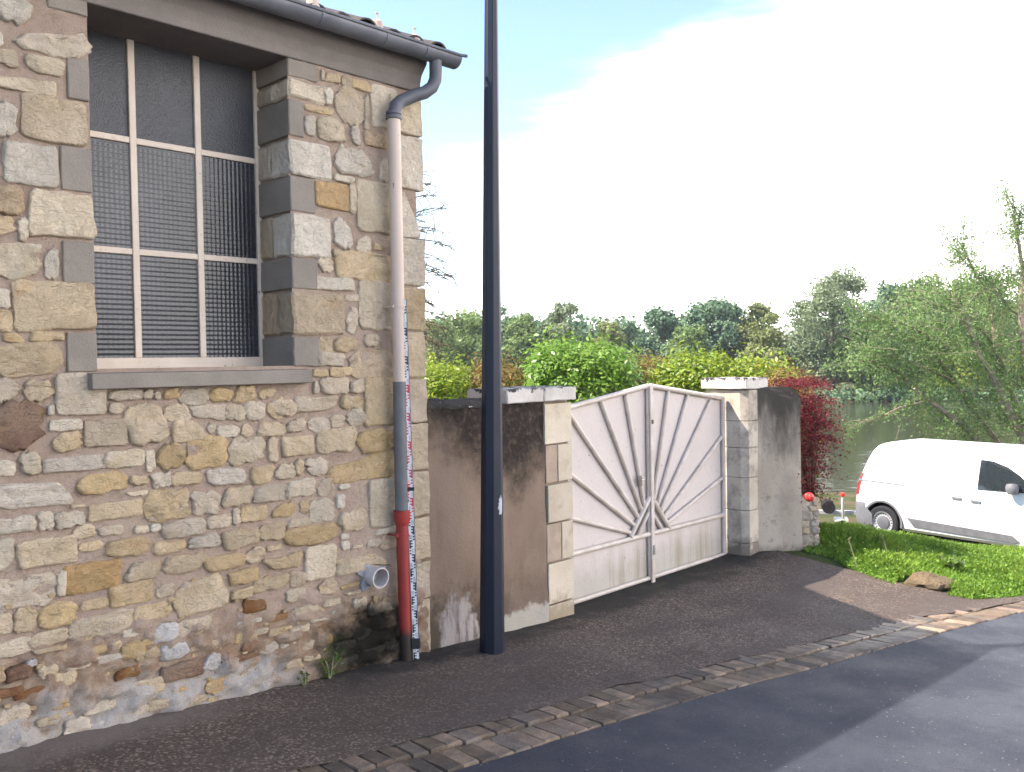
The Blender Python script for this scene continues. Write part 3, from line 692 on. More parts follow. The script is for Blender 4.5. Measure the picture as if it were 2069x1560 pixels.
for row in range(9):
    for k in range(52):
        x_ = 4.34-k*0.205+random.gauss(0, 0.006); s_ = row*0.33+random.gauss(0, 0.008); nn = 0.016+random.gauss(0, 0.004)
        if row == 0 and x_ > 2.2:
            o = bpy.data.objects.new('roof_tile', tm); COL.objects.link(o); o.parent = roof; o.location = rp(x_, s_, nn); o.rotation_euler = (pit-0.05, random.gauss(0, 0.03), random.gauss(0, 0.02))
        else:
            o_ = len(V); V += [rp(x_+p[0], s_+p[1], nn+p[2]) for p in tv]; F += [tuple(i+o_ for i in f) for f in tf]
me = bpy.data.meshes.new('tile_rows'); me.from_pydata(V, [], F); tag(link('tile_rows', me, RTILE.m, roof), kind='stuff')
PALE = simple('lichen_pale', (0.45, 0.36, 0.29), 0.9)
for x_px, y_px in ((632, 6), (762, 52), (838, 82)):
    c_ = onY(x_px, y_px, 4.84); b = MB()
    b.lathe([(0.0, 0.045), (0.025, 0.04), (0.04, 0.02), (0.045, -0.03)], c_, (0, 0, 1), 10); b.tube([c_+np.array([0, 0, 0.03]), c_+np.array([0, 0, 0.085])], 0.005, 6); b.tube([c_+np.array([-0.012, 0, 0.085]), c_+np.array([0.012, 0, 0.085])], 0.006, 6)
    b.build('tile_hook', PALE, roof)
ZN = Mat('zinc', 0.5, 0.5); ZN.b.inputs['Metallic'].default_value = 0.25
a = ZN.mix(ZN.rng(ZN.noise(3, 5, stretch=(1, 1, 0.4)), 0.3, 0.7), (0.165, 0.17, 0.19), (0.11, 0.115, 0.135)); a = ZN.mix(ZN.rng(ZN.noise(30, 5, 0.7), 0.58, 0.72), a, (0.22, 0.21, 0.20)); ZN.col(a)
gut = link('gutter', None, parent=bld)
GY, GZc, GRr = 4.815, EYE+2.235, 0.078
ge = 4.50
b = MB(); n = 14
prof = [(GY+GRr*math.cos(math.pi*k/(n-1)+math.pi), GZc+GRr*math.sin(math.pi*k/(n-1)+math.pi)*1.0) for k in range(n)]
pin = [(GY+(GRr-0.004)*math.cos(2*math.pi-math.pi*k/(n-1)), GZc+(GRr-0.004)*math.sin(2*math.pi-math.pi*k/(n-1))) for k in range(n)]
b.prism([(-6.2, y, z) for y, z in prof+pin], None, (6.2+ge, 0, 0))
b.tube([(-6.2, GY-GRr-0.002, GZc), (ge, GY-GRr-0.002, GZc)], 0.011, 8)
b.build('trough', ZN.m, gut, smooth=True)
b = MB(); b.prism([(ge, GY+GRr*math.cos(math.pi*k/(n-1)+math.pi), GZc+GRr*math.sin(math.pi*k/(n-1)+math.pi)) for k in range(n)], None, (0.006, 0, 0))
b.tube([(ge, GY-GRr+0.005, GZc+0.004), (ge+0.05, GY-GRr, GZc+0.008)], 0.012, 7); b.build('end_cap', ZN.m, gut)
for xp, yp in ((470, 40), (650, 60), (781, 100), (862, 118)):
    x_ = float(onY(xp, yp, GY-0.06)[0]); b = MB()
    b.prism([(x_, GY+(GRr+0.004)*math.cos(math.pi*k/(n-1)+math.pi), GZc+(GRr+0.004)*math.sin(math.pi*k/(n-1)+math.pi)) for k in range(n)]+[(x_, GY+(GRr)*math.cos(2*math.pi-math.pi*k/(n-1)), GZc+(GRr)*math.sin(2*math.pi-math.pi*k/(n-1))) for k in range(n)], None, (0.014, 0, 0))
    b.build('gutter_joint', ZN.m, gut)
# ---------------- downpipe
dp = link('downpipe', None, parent=bld)
PY = 4.905
def pp(x, y): return onY(x, y, PY)
PTOP, PGREY, PRED, PBOT = pp(795.5, 235), pp(807.5, 771), pp(812, 1030), pp(822, 1338)
def between(a, b, z):
    t = (z-a[2])/(b[2]-a[2]); return a+(b-a)*t
PNK = Mat('pipe_paint_pink', 0.5, 0.4)
a = PNK.mix(PNK.rng(PNK.noise(5, 5, stretch=(1, 1, 0.3)), 0.3, 0.7), (0.53, 0.42, 0.345), (0.47, 0.365, 0.30))
a = PNK.mix(PNK.rng(PNK.noise(30, 5, 0.75, stretch=(1, 1, 0.35)), 0.63, 0.68), a, (0.12, 0.085, 0.07)); PNK.col(a)
GRY = simple('pipe_grey', (0.115, 0.115, 0.118), 0.55, 0.4)
RED = Mat('pipe_red', 0.45, 0.45); x = RED.xyz()
a = RED.mix(RED.rng(RED.noise(4, 5), 0.3, 0.7), (0.30, 0.030, 0.022), (0.23, 0.024, 0.02)); a = RED.mix(RED.rng(RED.math('MULTIPLY_ADD', RED.noise(9, 5), 0.16, x[2]), 0.24, 0.34, 1.0, 0.0), a, (0.028, 0.018, 0.014)); RED.col(a)
pr = 0.046
b = MB(); b.tube([PGREY, PTOP], pr, 20); b.build('pipe_pink', PNK.m, dp, smooth=True)
b = MB(); b.tube([PRED, PGREY], pr+0.003, 20); b.build('pipe_grey', GRY, dp, smooth=True)
b = MB(); z0 = PRED[2]; P_ = lambda z: between(PRED, PBOT, z)
b.tube([P_(z0+0.0), P_(z0-0.002), P_(z0-0.075), P_(z0-0.11)], [pr*0.9, pr+0.014, pr+0.012, pr+0.002], 20); b.tube([P_(z0-0.11), PBOT], pr+0.001, 20); b.build('pipe_red', RED.m, dp, smooth=True)
ZD = simple('zinc_dark', (0.10, 0.10, 0.115), 0.55, 0.4, 0.2)
ox = float(onY(880, 128, GY)[0])
b = MB(); T = PTOP
b.tube([(ox, GY, GZc-0.06), (ox, GY, GZc-0.14), (ox-0.005, GY, GZc-0.20), (ox-0.03, GY+0.01, GZc-0.255), (ox-0.085, GY+0.03, GZc-0.30), (ox-0.15, GY+0.05, GZc-0.325), T+np.array([0.06, -0.01, 0.115]), T+np.array([0.018, -0.004, 0.075]), T+np.array([0, 0, 0.0])], [pr]*9, 18)
b.build('swan_neck', ZD, dp, smooth=True)
b = MB(); b.lathe([(pr, 0.03), (pr+0.009, 0.028), (pr+0.009, 0.012), (pr+0.003, 0.008), (pr+0.011, 0.004), (pr+0.011, -0.022), (pr, -0.024)], T, (0, 0, 1), 20); b.build('collar', ZD, dp, smooth=True)
def clip(z, m_, nm='pipe_clip', ears=True):
    c_ = between(PTOP, PBOT, z) if z > PRED[2] else between(PRED, PBOT, z)
    b = MB(); b.lathe([(pr, 0.012), (pr+0.006, 0.011), (pr+0.006, -0.011), (pr, -0.012)], c_, (0, 0, 1), 20)
    if ears:
        for s in (-1, 1): b.box(c_+np.array([s*(pr+0.004)-0.012, -0.012, -0.012]), c_+np.array([s*(pr+0.004)+0.012, 0.012, 0.012])); b.tube([c_+np.array([s*(pr+0.012), -0.02, 0]), c_+np.array([s*(pr+0.012), 0.09, 0])], 0.006, 6)
    b.build(nm, m_, dp)
clip(zpx(803, 622), PNK.m); clip(zpx(812, 1006), GRY, 'wire_ring', False); clip(zpx(815, 1073), RED.m)
# ---------------- waste pipe through the wall
PVC = Mat('pvc', 0.45, 0.4); a = PVC.mix(PVC.rng(PVC.noise(8, 5), 0.3, 0.7), (0.50, 0.47, 0.45), (0.40, 0.36, 0.34)); PVC.col(a)
c_ = onY(770, 1168, 4.87); c2 = np.array([c_[0]-0.0, 5.03, c_[2]+0.005])
b = MB(); ax = np.array(c_)-c2
L_ = np.linalg.norm(ax)
b.lathe([(0.064, 0), (0.064, L_*0.55), (0.071, L_*0.6), (0.071, L_), (0.062, L_), (0.058, L_*0.6), (0.058, -0.2), (0.0, -0.2)], c2, ax, 28)
b.build('waste_pipe', PVC.m, bld, smooth=True)
b = MB(); cc = onY(748, 1163, 4.982); V = []
for k in range(18):
    an = 2*math.pi*k/18; rr = 1+0.35*math.sin(3*an+1)+0.2*math.sin(5*an)
    V.append((cc[0]+0.085*rr*math.cos(an)*1.15, 4.978, cc[2]+0.078*rr*math.sin(an)))
b.prism(V, None, (0, 0.03, 0)); b.build('cement_patch', simple('cement_grey', (0.285, 0.29, 0.305), 0.9, 0.15, bump=0.006), bld, bevel=0.004)
# ------------------------------------------------------------------ staff and lamp post
STW = simple('staff_white', (0.62, 0.62, 0.62), 0.45, 0.4, var=0.06)
STK = simple('staff_black', (0.014, 0.015, 0.018), 0.5, 0.4)
STR = simple('staff_red', (0.55, 0.03, 0.05), 0.5, 0.4)
STG = simple('staff_metal', (0.12, 0.12, 0.135), 0.45, 0.4)
s0 = onY(841, 1332, 4.84); s1_ = onY(820.5, 769, 4.86)
sx_ = s1_-s0; sx_ /= np.linalg.norm(sx_)
staff = thing('levelling_staff', 'white levelling staff with black and red graduation marks leaning beside the downpipe', 'levelling staff')
fn = np.array([-0.62, -0.78, 0.0]); fn -= sx_*(fn@sx_); fn /= np.linalg.norm(fn); sd = np.cross(fn, sx_); sd /= np.linalg.norm(sd)
if sd[0] < 0: sd = -sd
def sp(a, h, d): return s0+sd*a+sx_*h+fn*d
def sbox(b, a0, a1, h0, h1, d0, d1): b.box((a0, h0, d0), (a1, h1, d1), lambda p: tuple(sp(*p)))
wl_ = 0.024
b = MB(); sbox(b, -wl_, wl_, 0.0, 2.55, -0.018, -0.001); sbox(b, -wl_, -wl_+0.0035, 0.0, 2.55, -0.001, 0.004); sbox(b, wl_-0.0035, wl_, 0.0, 2.55, -0.001, 0.004); b.build('staff_rail', STG, staff)
b = MB(); sbox(b, -wl_+0.004, wl_-0.004, 0.002, 2.548, -0.001, 0.0015); b.build('staff_face', STW, staff)
def digit(b, ch, a0, h0, w, h, d0, d1):
    seg = {'0': 'abcdef', '1': 'bc', '2': 'abged', '3': 'abgcd', '4': 'fgbc', '5': 'afgcd', '6': 'afgedc', '7': 'abc', '8': 'abcdefg', '9': 'gfabcd'}[ch]
    t = w*0.26
    R = {'a': (0, w, h-t, h), 'b': (w-t, w, h/2, h), 'c': (w-t, w, 0, h/2), 'd': (0, w, 0, t), 'e': (0, t, 0, h/2), 'f': (0, t, h/2, h), 'g': (0, w, h/2-t/2, h/2+t/2)}
    for i, s in enumerate(seg):
        x0, x1, y0, y1 = R[s]; sbox(b, a0+x0, a0+x1, h0+y0, h0+y1, d0, d1+i*0.00004)
for dm in range(25):
    b = MB(); m_ = STR if 10 <= dm < 20 else STK
    h0 = dm*0.1; left = dm % 2 == 0
    # an E of three centimetre bars joined by a spine, then two loose blocks on the other side
    A = (-0.018, 0.004) if left else (-0.004, 0.018)
    spn = (-0.018, -0.009) if left else (0.009, 0.018)
    for k in (0, 2, 4): sbox(b, A[0], A[1], h0+k*0.01, h0+k*0.01+0.01, 0.0015, 0.0021)
    for k in (1, 3): sbox(b, spn[0], spn[1], h0+k*0.01, h0+k*0.01+0.01, 0.0015, 0.0021)
    o_ = (0.006, 0.018) if left else (-0.018, -0.006)
    for k in (5, 7, 9): sbox(b, o_[0], o_[1], h0+k*0.01, h0+k*0.01+0.01, 0.0015, 0.0021)
    dd = '%02d' % dm
    for q_, ch in enumerate(dd): digit(b, ch, (-0.017 if left else 0.001)+q_*0.009, h0+0.058, 0.0065, 0.030, 0.0015, 0.0019)
    b.build('graduation_mark', m_, staff)
b = MB(); sbox(b, -wl_-0.006, wl_+0.006, 1.20, 1.225, -0.022, 0.006); b.build('joint_clamp', STK, staff, bevel=0.002)
b = MB(); sbox(b, -wl_-0.012, wl_+0.010, 0.075, 0.15, -0.03, 0.012); b.build('strap', STK, staff, bevel=0.008)

PAINT = Mat('post_paint', 0.42, 0.28)
a = PAINT.mix(PAINT.rng(PAINT.noise(3, 5), 0.3, 0.7), (0.008, 0.011, 0.021), (0.011, 0.014, 0.026))
pc = onY(1025, 1022, 4.50)
a = PAINT.mix(PAINT.blob(tuple(pc), (0.03, 0.10, 0.085), 0.42, 40, 0.12), a, (0.42, 0.45, 0.50))
PAINT.col(a); PAINT.bump(PAINT.noise(25, 3), 0.001)
post = thing('lamp_post', 'tall dark navy tapered lamp post standing on the pavement before the garden wall', 'lamp post')
pb = hit(1008, 1322); pb = np.array([pb[0], pb[1]+0.07, pb[2]])
b = MB(); N8 = 8; off = math.radians(22.5+43.6-12)
rb, rt, Hp = 0.097, 0.045, 5.35
prof = [(rb, -0.15), (rt, Hp)]
tip = onY(992.5, 0, pb[1])
lean = (tip-np.array([pb[0], pb[1], tip[2]]))/(tip[2]-pb[2])
def post_pt(h): return pb+np.array([0, 0, h])+lean*h
V = [post_pt(h)+r_*np.array([math.cos(off+k*math.pi/4), math.sin(off+k*math.pi/4), 0]) for r_, h in prof for k in range(8)]
b.add(V, [(k, (k+1) % 8, 8+(k+1) % 8, 8+k) for k in range(8)]+[tuple(8+k for k in range(8))])
b.build('shaft', PAINT.m, post, bevel=0.004)
b = MB(); t_ = post_pt(Hp); b.tube([t_, t_+np.array([0, -0.15, 0.35]), t_+np.array([0.05, -0.6, 0.55]), t_+np.array([0.1, -1.1, 0.6])], [0.045, 0.035, 0.03, 0.03], 10); b.build('lamp_arm', PAINT.m, post, smooth=True)
b = MB(); e_ = t_+np.array([0.1, -1.1, 0.58]); b.box(e_+np.array([-0.14, -0.5, -0.05]), e_+np.array([0.14, 0.1, 0.05])); b.build('lamp_head', PAINT.m, post, bevel=0.03)

# ------------------------------------------------------------------ garden wall, gate, pillars
def render_mat(name, c, d, top, lo, topfun, foot=None):
    m = Mat(name, 0.93, 0.12); x = m.xyz()
    a = m.mix(m.rng(m.noise(1.6, 6, 0.6, stretch=(1, 1, 0.5)), 0.35, 0.68), c, d)
    a = m.mix(m.math('MULTIPLY', m.rng(m.noise(4.0, 6, 0.65, stretch=(1, 1, 0.35)), 0.5, 0.72), 0.45), a, tuple(v*0.62 for v in d))
    a = topfun(m, a, x)
    sp = m.rng(m.noise(85, 2, 0.9), 0.705, 0.735)
    a = m.mix(m.math('MULTIPLY', sp, 0.55), a, (0.42, 0.38, 0.34))
    m.col(a); p = m.bump(m.noise(45, 5, 0.7), 0.007); m.bump(m.noise(190, 3, 0.8), 0.003, prev=p); return m.m
BLK = (0.020, 0.016, 0.014)
def gw_top(m, a, x):
    # black algae hanging from the coping: deepest between the post and the pillar, thin near the house
    dep = m.math('ADD', m.rng(x[0], 4.35, 5.2, 0.24, 0.66), m.math('MULTIPLY', m.rng(x[0], 5.25, 5.65), -0.16))
    e = m.math('MULTIPLY_ADD', m.math('SUBTRACT', m.noise(5.5, 7, 0.68), 0.5), 0.75, x[2])
    e = m.math('ADD', e, dep)
    f = m.rng(e, EYE-0.60, EYE-0.06)
    f = m.math('MULTIPLY', f, m.rng(m.noise(16, 5, 0.7), 0.25, 0.55, 0.62, 1.0))
    a = m.mix(m.math('MULTIPLY', f, 0.95), a, BLK)
    # damp foot with mould, and bare lime where the render has come away
    e2 = m.math('MULTIPLY_ADD', m.math('SUBTRACT', m.noise(6.5, 6, 0.7), 0.5), 0.7, x[2])
    ft = m.math('MULTIPLY', m.rng(e2, 0.12, 0.46, 1.0, 0.0), m.rng(x[0], 4.9, 5.3, 0.85, 0.35))
    a = m.mix(ft, a, (0.055, 0.042, 0.030))
    a = m.mix(m.blob((4.60, 5.0, 0.02), (0.19, 0.5, 0.30), 0.42, 8, 0.14), a, m.mix(m.rng(m.noise(9, 5, 0.6, stretch=(1.5, 1, 0.3)), 0.42, 0.62), (0.38, 0.325, 0.295), (0.17, 0.135, 0.125)))
    lm = m.math('MULTIPLY', m.rng(m.math('MULTIPLY_ADD', m.math('SUBTRACT', m.noise(8, 5, 0.6), 0.5), 0.25, m.math('MULTIPLY_ADD', x[0], -0.02, x[2])), -0.06, -0.01, 1.0, 0.0), m.rng(x[0], 4.98, 5.08))
    a = m.mix(m.math('MULTIPLY', lm, 0.9), a, (0.40, 0.36, 0.30))
    return a
GWM = render_mat('garden_render', (0.27, 0.195, 0.145), (0.205, 0.142, 0.102), None, None, gw_top)
ASH = Mat('ashlar', 0.9, 0.15); x = ASH.xyz()
a = ASH.mix(ASH.rng(ASH.noise(2.6, 5), 0.35, 0.65), (0.58, 0.49, 0.375), (0.50, 0.415, 0.31))
a = ASH.mix(ASH.math('MULTIPLY', ASH.rng(ASH.noise(7, 6, 0.7), 0.5, 0.72), 0.45), a, (0.27, 0.215, 0.155))
h_ = ASH.n('ShaderNodeHueSaturation'); ASH.l(a, h_.inputs['Color']); ASH.l(ASH.rng(ASH.rand(), 0, 1, 0.86, 1.10), h_.inputs['Value']); a = h_.outputs[0]
ft = ASH.rng(ASH.math('MULTIPLY_ADD', ASH.math('SUBTRACT', ASH.noise(8, 6, 0.7), 0.5), 0.45, x[2]), -0.06, 0.12, 1.0, 0.0)
a = ASH.mix(ASH.math('MULTIPLY', ft, 0.6), a, (0.20, 0.135, 0.07))
ASH.col(a); ASH.bump(ASH.noise(60, 5, 0.7), 0.004)
CAP = Mat('cap_stone', 0.92, 0.12); x = CAP.xyz()
a = CAP.mix(CAP.rng(CAP.noise(4, 5), 0.35, 0.65), (0.62, 0.57, 0.52), (0.48, 0.43, 0.38))
tp = CAP.rng(CAP.math('MULTIPLY_ADD', CAP.math('SUBTRACT', CAP.noise(9, 7, 0.72, stretch=(1, 1, 0.7)), 0.5), 0.30, x[2]), EYE-0.226, EYE-0.200)
a = CAP.mix(CAP.math('MULTIPLY', tp, 0.95), a, (0.022, 0.02, 0.02)); CAP.col(a); CAP.bump(CAP.noise(50, 5, 0.7), 0.006)
COP = Mat('mossy_coping', 0.95, 0.1)
a = COP.mix(COP.rng(COP.noise(9, 6, 0.7), 0.35, 0.65), (0.030, 0.028, 0.025), (0.065, 0.058, 0.05))
a = COP.mix(COP.rng(COP.noise(13, 4, 0.6, stretch=(1, 1, 2.5)), 0.66, 0.70), a, (0.42, 0.40, 0.40)); COP.col(a); COP.bump(COP.noise(40, 5, 0.7), 0.015)

gw = thing('garden_wall', 'brown rendered garden wall streaked with black algae between house and gate', 'wall')
gx = np.arange(4.20, 5.67, 0.03); gz = np.arange(-0.3, EYE-0.315, 0.03)
GX, GZ = np.meshgrid(gx, gz, indexing='ij'); P = np.stack([GX, np.full_like(GX, FY+0.005), GZ], -1).reshape(-1, 3)
P[:, 1] += fbm(P, 3, 4, 2)*0.008-0.02*sstep(0.25, 0, P[:, 2])
n2 = len(gz); ii = (np.arange(len(gx)-1)[:, None]*n2+np.arange(n2-1)[None]).ravel()
link('render_coat', np_mesh('render_coat', P, np.stack([ii, ii+n2, ii+n2+1, ii+1], 1), True), GWM, gw)
b = MB(); b.box((4.20, FY+0.03, -0.3), (5.64, FY+0.28, EYE-0.32)); b.build('wall_core', GWM, gw)
gx = np.arange(4.27, 5.14, 0.025); V = []
pr_ = [(-0.012, -0.335), (-0.014, -0.315), (0.02, -0.29), (0.09, -0.262), (0.16, -0.262), (0.24, -0.29), (0.28, -0.335)]
for xx in gx:
    for y_, z_ in pr_: V.append((xx, FY+y_, EYE+z_-0.024*(xx-4.3)))
V = np.array(V); V += np.stack([0*V[:, 0], fbm(V, 9, 3, 8)*0.010, fbm(V, 8, 3, 9)*0.012], 1); n2 = len(pr_)
ii = (np.arange(len(gx)-1)[:, None]*n2+np.arange(n2-1)[None]).ravel()
link('coping', np_mesh('coping', V, np.stack([ii, ii+n2, ii+n2+1, ii+1], 1), True), COP.m, gw)
pl = thing('gate_pillar', 'pale stone gate pillar with long stained cap left of the gate', 'pillar')
XE = 5.985
TANS = simple('tan_stone', (0.36, 0.275, 0.205), 0.92, 0.12, bump=0.004)
for i, (ya, yb_, xl_) in enumerate([(812, 892, 1099), (894, 968, 1126), (972, 1050, 1106), (1052, 1127, 1134), (1130, 1210, 1107), (1212, 1262, 1108)]):
    ym = (ya+yb_)/2; x0_ = float(onY(xl_, ym, FY)[0]); f_ = lambda y: float(onY(1158, y-(0 if y < 1000 else 3), FY)[2])
    za, zb_ = f_(ya), f_(yb_)
    rough_block('pillar_stone', (x0_, FY-0.012, zb_+0.003), (XE, FY+0.36, za-0.003), ASH.m, pl, 0.0022, 3, i, 0.004)
    if x0_ > 5.72: rough_block('tan_stone', (5.645, FY-0.006, zb_+0.002), (x0_-0.004, FY+0.2, za-0.002), TANS, pl, 0.002, 3, i+30, 0.003)
b = MB(); b.box((5.66, FY+0.03, -0.25), (XE-0.012, FY+0.34, EYE-0.33)); b.build('pillar_joint_fill', simple('lime_joint', (0.27, 0.215, 0.16), 0.95, 0.1), pl)
for k, (xa, xb) in enumerate([(5.13, 5.575), (5.582, 6.0)]):
    rough_block('cap_stone', (xa, FY-0.055, EYE-0.327), (xb, FY+0.42, EYE-0.212), CAP.m, pl, 0.005, 4, k+3, 0.008)

# gate
GT = Mat('gate_paint', 0.5, 0.35); x = GT.xyz()
a = GT.mix(GT.rng(GT.noise(1.5, 5), 0.3, 0.7), (0.56, 0.485, 0.445), (0.52, 0.445, 0.405))
drip = GT.math('MULTIPLY', GT.rng(GT.noise(7, 5, 0.6, stretch=(1, 1, 0.06)), 0.44, 0.66), GT.rng(x[2], 0.45, 0.0, 0.0, 1.0))
a = GT.mix(GT.math('MULTIPLY', drip, 0.8), a, (0.26, 0.195, 0.11))
a = GT.mix(GT.math('MULTIPLY', GT.rng(GT.math('MULTIPLY_ADD', GT.math('SUBTRACT', GT.noise(5, 6, 0.7), 0.5), 0.5, x[2]), 0.0, 0.3, 1.0, 0.0), 0.45), a, (0.30, 0.275, 0.20))
a = GT.mix(GT.rng(GT.noise(30, 5, 0.75), 0.645, 0.68), a, (0.22, 0.15, 0.10)); GT.col(a); GT.bump(GT.noise(9, 3), 0.006)
GTT = Mat('gate_tube_paint', 0.42, 0.4)
a = GTT.mix(GTT.rng(GTT.noise(6, 5), 0.3, 0.7), (0.58, 0.50, 0.44), (0.45, 0.375, 0.31)); a = GTT.mix(GTT.rng(GTT.noise(22, 6, 0.75), 0.63, 0.68), a, (0.16, 0.12, 0.085)); GTT.col(a)
gate = thing('garden_gate', 'pinkish white steel double gate with a sunburst of welded tubes', 'gate')
GYP = 5.20; Kz = 3.6946
def g(x, y, dy=0.0): return onY(1000+x/Kz, 720+y/Kz, GYP+dy)
def gp(x, y, dy=0.0): return onY(x, y, GYP+dy)
tr = 0.026
cT = gp(1309, 778); cB = gp(1317, 1166); rT = gp(1460, 808); rB = gp(1465, 1119)
XC = (cT[0]+cB[0])/2; XR = (rT[0]+rB[0])/2-0.01; XL = 2*XC-XR
zT, zS, zB = cT[2], (gp(1157, 824)[2]+rT[2])/2, (cB[2]+rB[2])/2
zM = (gp(1163, 1118)[2]+gp(1460, 1041)[2]+gp(1312, 1078)[2])/3
print('gate', XL, XC, XR, zT, zS, zM, zB)
for sgn, xe in ((-1, XL), (1, XR)):
    leaf = link('gate_leaf', None, parent=gate)
    xi = XC+sgn*0.022
    P = [(xi, zB), (xe, zB), (xe, zS), (xi, zT)]
    b = MB(); b.prism([(p[0], GYP+0.022, p[1]) for p in P], None, (0, 0.004, 0)); b.build('panel', GT.m, leaf)
    def tub(nm, p, q, r=tr, dy=0.0):
        b = MB(); b.tube([(p[0], GYP+dy, p[1]), (q[0], GYP+dy, q[1])], r, 12); b.build(nm, GTT.m, leaf, smooth=True)
    tub('top_rail', (xi, zT-0.01), (xe, zS)); tub('bottom_rail', (xi, zB), (xe, zB), tr*0.85); tub('side_tube', (xe, zB-0.01), (xe, zS+0.01), tr, 0.002)
    tub('middle_rail', (xi, zM), (xe, zM), tr*1.02, -0.002)
    rays = ([((975, 290), (1115, 1110)), ((790, 330), (1095, 1150)), ((582, 470), (1070, 1200)), ((588, 900), (1045, 1265)), ((590, 1215), (1020, 1320))] if sgn < 0 else
            [((1295, 255), (1185, 1090)), ((1440, 290), (1215, 1110)), ((1610, 330), (1240, 1140)), ((1690, 605), (1265, 1200)), ((1695, 910), (1290, 1240))])
    for p, q in rays:
        a_, c_ = g(*p), g(*q); a2 = a_+(a_-c_)*0.0
        if sgn < 0 and p[0] < 600:        # runs on behind the pillar to the side tube
            k_ = (XL-c_[0])/(a_[0]-c_[0]); a2 = c_+(a_-c_)*k_
        tub('ray_tube', (a2[0], a2[2]), (c_[0], c_[2]), tr*0.86, 0.004)
    hub = [((1150, 1050), (1005, 1350)), ((1145, 1165), (1060, 1352))] if sgn < 0 else [((1176, 1072), (1296, 1280)), ((1178, 1180), (1243, 1290))]
    for k, (p, q) in enumerate(hub):
        a_, c_ = g(*p), g(*q); tub('hub_strut', (a_[0], a_[2]), (c_[0], c_[2]), tr*(1.0 if k == 0 else 0.8), -0.008 if k == 0 else 0.0)
    tub('stile', (XC+sgn*0.024, zB-0.005), (XC+sgn*0.024, zT), 0.020, 0.0)
    if sgn > 0:
        b = MB(); b.box((XC-0.032, GYP-0.040, zB-0.055), (XC+0.026, GYP-0.018, zT+0.012)); b.build('meeting_bar', GTT.m, leaf, bevel=0.006)
        b = MB(); p_ = g(1112, 930, -0.06); b.box((p_[0]-0.016, GYP-0.052, p_[2]-0.05), (p_[0]+0.016, GYP-0.018, p_[2]+0.05)); b.tube([(p_[0], GYP-0.07, p_[2]+0.02), (p_[0]-0.06, GYP-0.075, p_[2]+0.015)], 0.008, 8); b.tube([(p_[0], GYP-0.03, p_[2]+0.02), (p_[0], GYP-0.075, p_[2]+0.02)], 0.007, 8); b.build('handle', GTT.m, leaf)
        b = MB(); p_ = g(1160, 1440); b.tube([(XC+0.004, GYP-0.046, p_[2]-0.05), (XC+0.004, GYP-0.046, p_[2]+0.05)], 0.016, 10); b.build('bolt_sleeve', GTT.m, leaf)
        b = MB(); p_ = g(1155, 487); b.box((XC-0.012, GYP-0.05, p_[2]-0.02), (XC+0.010, GYP-0.038, p_[2]+0.02)); b.build('latch', simple('rusty_steel', (0.16, 0.09, 0.05), 0.8), leaf)
    for zz in ([zB+0.25, zS-0.2]):
        b = MB(); b.tube([(xe+sgn*0.028, GYP, zz-0.05), (xe+sgn*0.028, GYP, zz+0.05)], 0.012, 8); b.build('hinge', GTT.m, leaf)

# right pillar: jamb towards the gate, a worn corner, a short front, capped
JX = XR+0.055
pr2 = thing('gate_pillar.001', 'stone gate pillar with a square overhanging cap right of the gate', 'pillar')
zj = [788, 851, 905, 965, 1031, 1097, 1150]
zz = [float(onX(1490, y, JX)[2]) for y in zj]; zz[-1] = -0.25
ASH2 = Mat('ashlar_grey', 0.92, 0.12)
a = ASH2.mix(ASH2.rng(ASH2.noise(2.4, 5), 0.35, 0.65), (0.55, 0.475, 0.385), (0.43, 0.36, 0.285))
x = ASH2.xyz()
a = ASH2.mix(ASH2.math('MULTIPLY', ASH2.rng(ASH2.noise(6, 6, 0.7), 0.46, 0.68), 0.6), a, (0.18, 0.15, 0.125))
a = ASH2.mix(ASH2.math('MULTIPLY', ASH2.rng(ASH2.math('MULTIPLY_ADD', ASH2.math('SUBTRACT', ASH2.noise(8, 6, 0.7), 0.5), 0.5, x[2]), -0.05, 0.15, 1.0, 0.0), 0.7), a, (0.07, 0.05, 0.035)); ASH2.col(a); ASH2.bump(ASH2.noise(60, 5, 0.7), 0.005)
yf = 4.93; ch = 0.085
for i in range(6):
    z1, z0 = zz[i]-0.003, zz[i+1]+0.003
    pts = [(JX, yf+0.52), (JX, yf+ch), (JX+ch*0.55, yf), (JX+0.42, yf), (JX+0.42, yf+0.52)]
    b = MB(); b.prism([(px, py, z0) for px, py in pts], None, (0, 0, z1-z0)); b.build('pillar_stone', ASH2.m, pr2, bevel=0.005)
b = MB(); b.box((JX+0.012, yf+ch, -0.2), (JX+0.40, yf+0.5, zz[0]-0.01)); b.build('pillar_joint_fill', bpy.data.materials['lime_joint'], pr2)
rough_block('cap_stone', (JX-0.035, yf-0.02, EYE-0.332), (JX+0.46, yf+0.56, EYE-0.207), CAP.m, pr2, 0.005, 4, 9, 0.008)

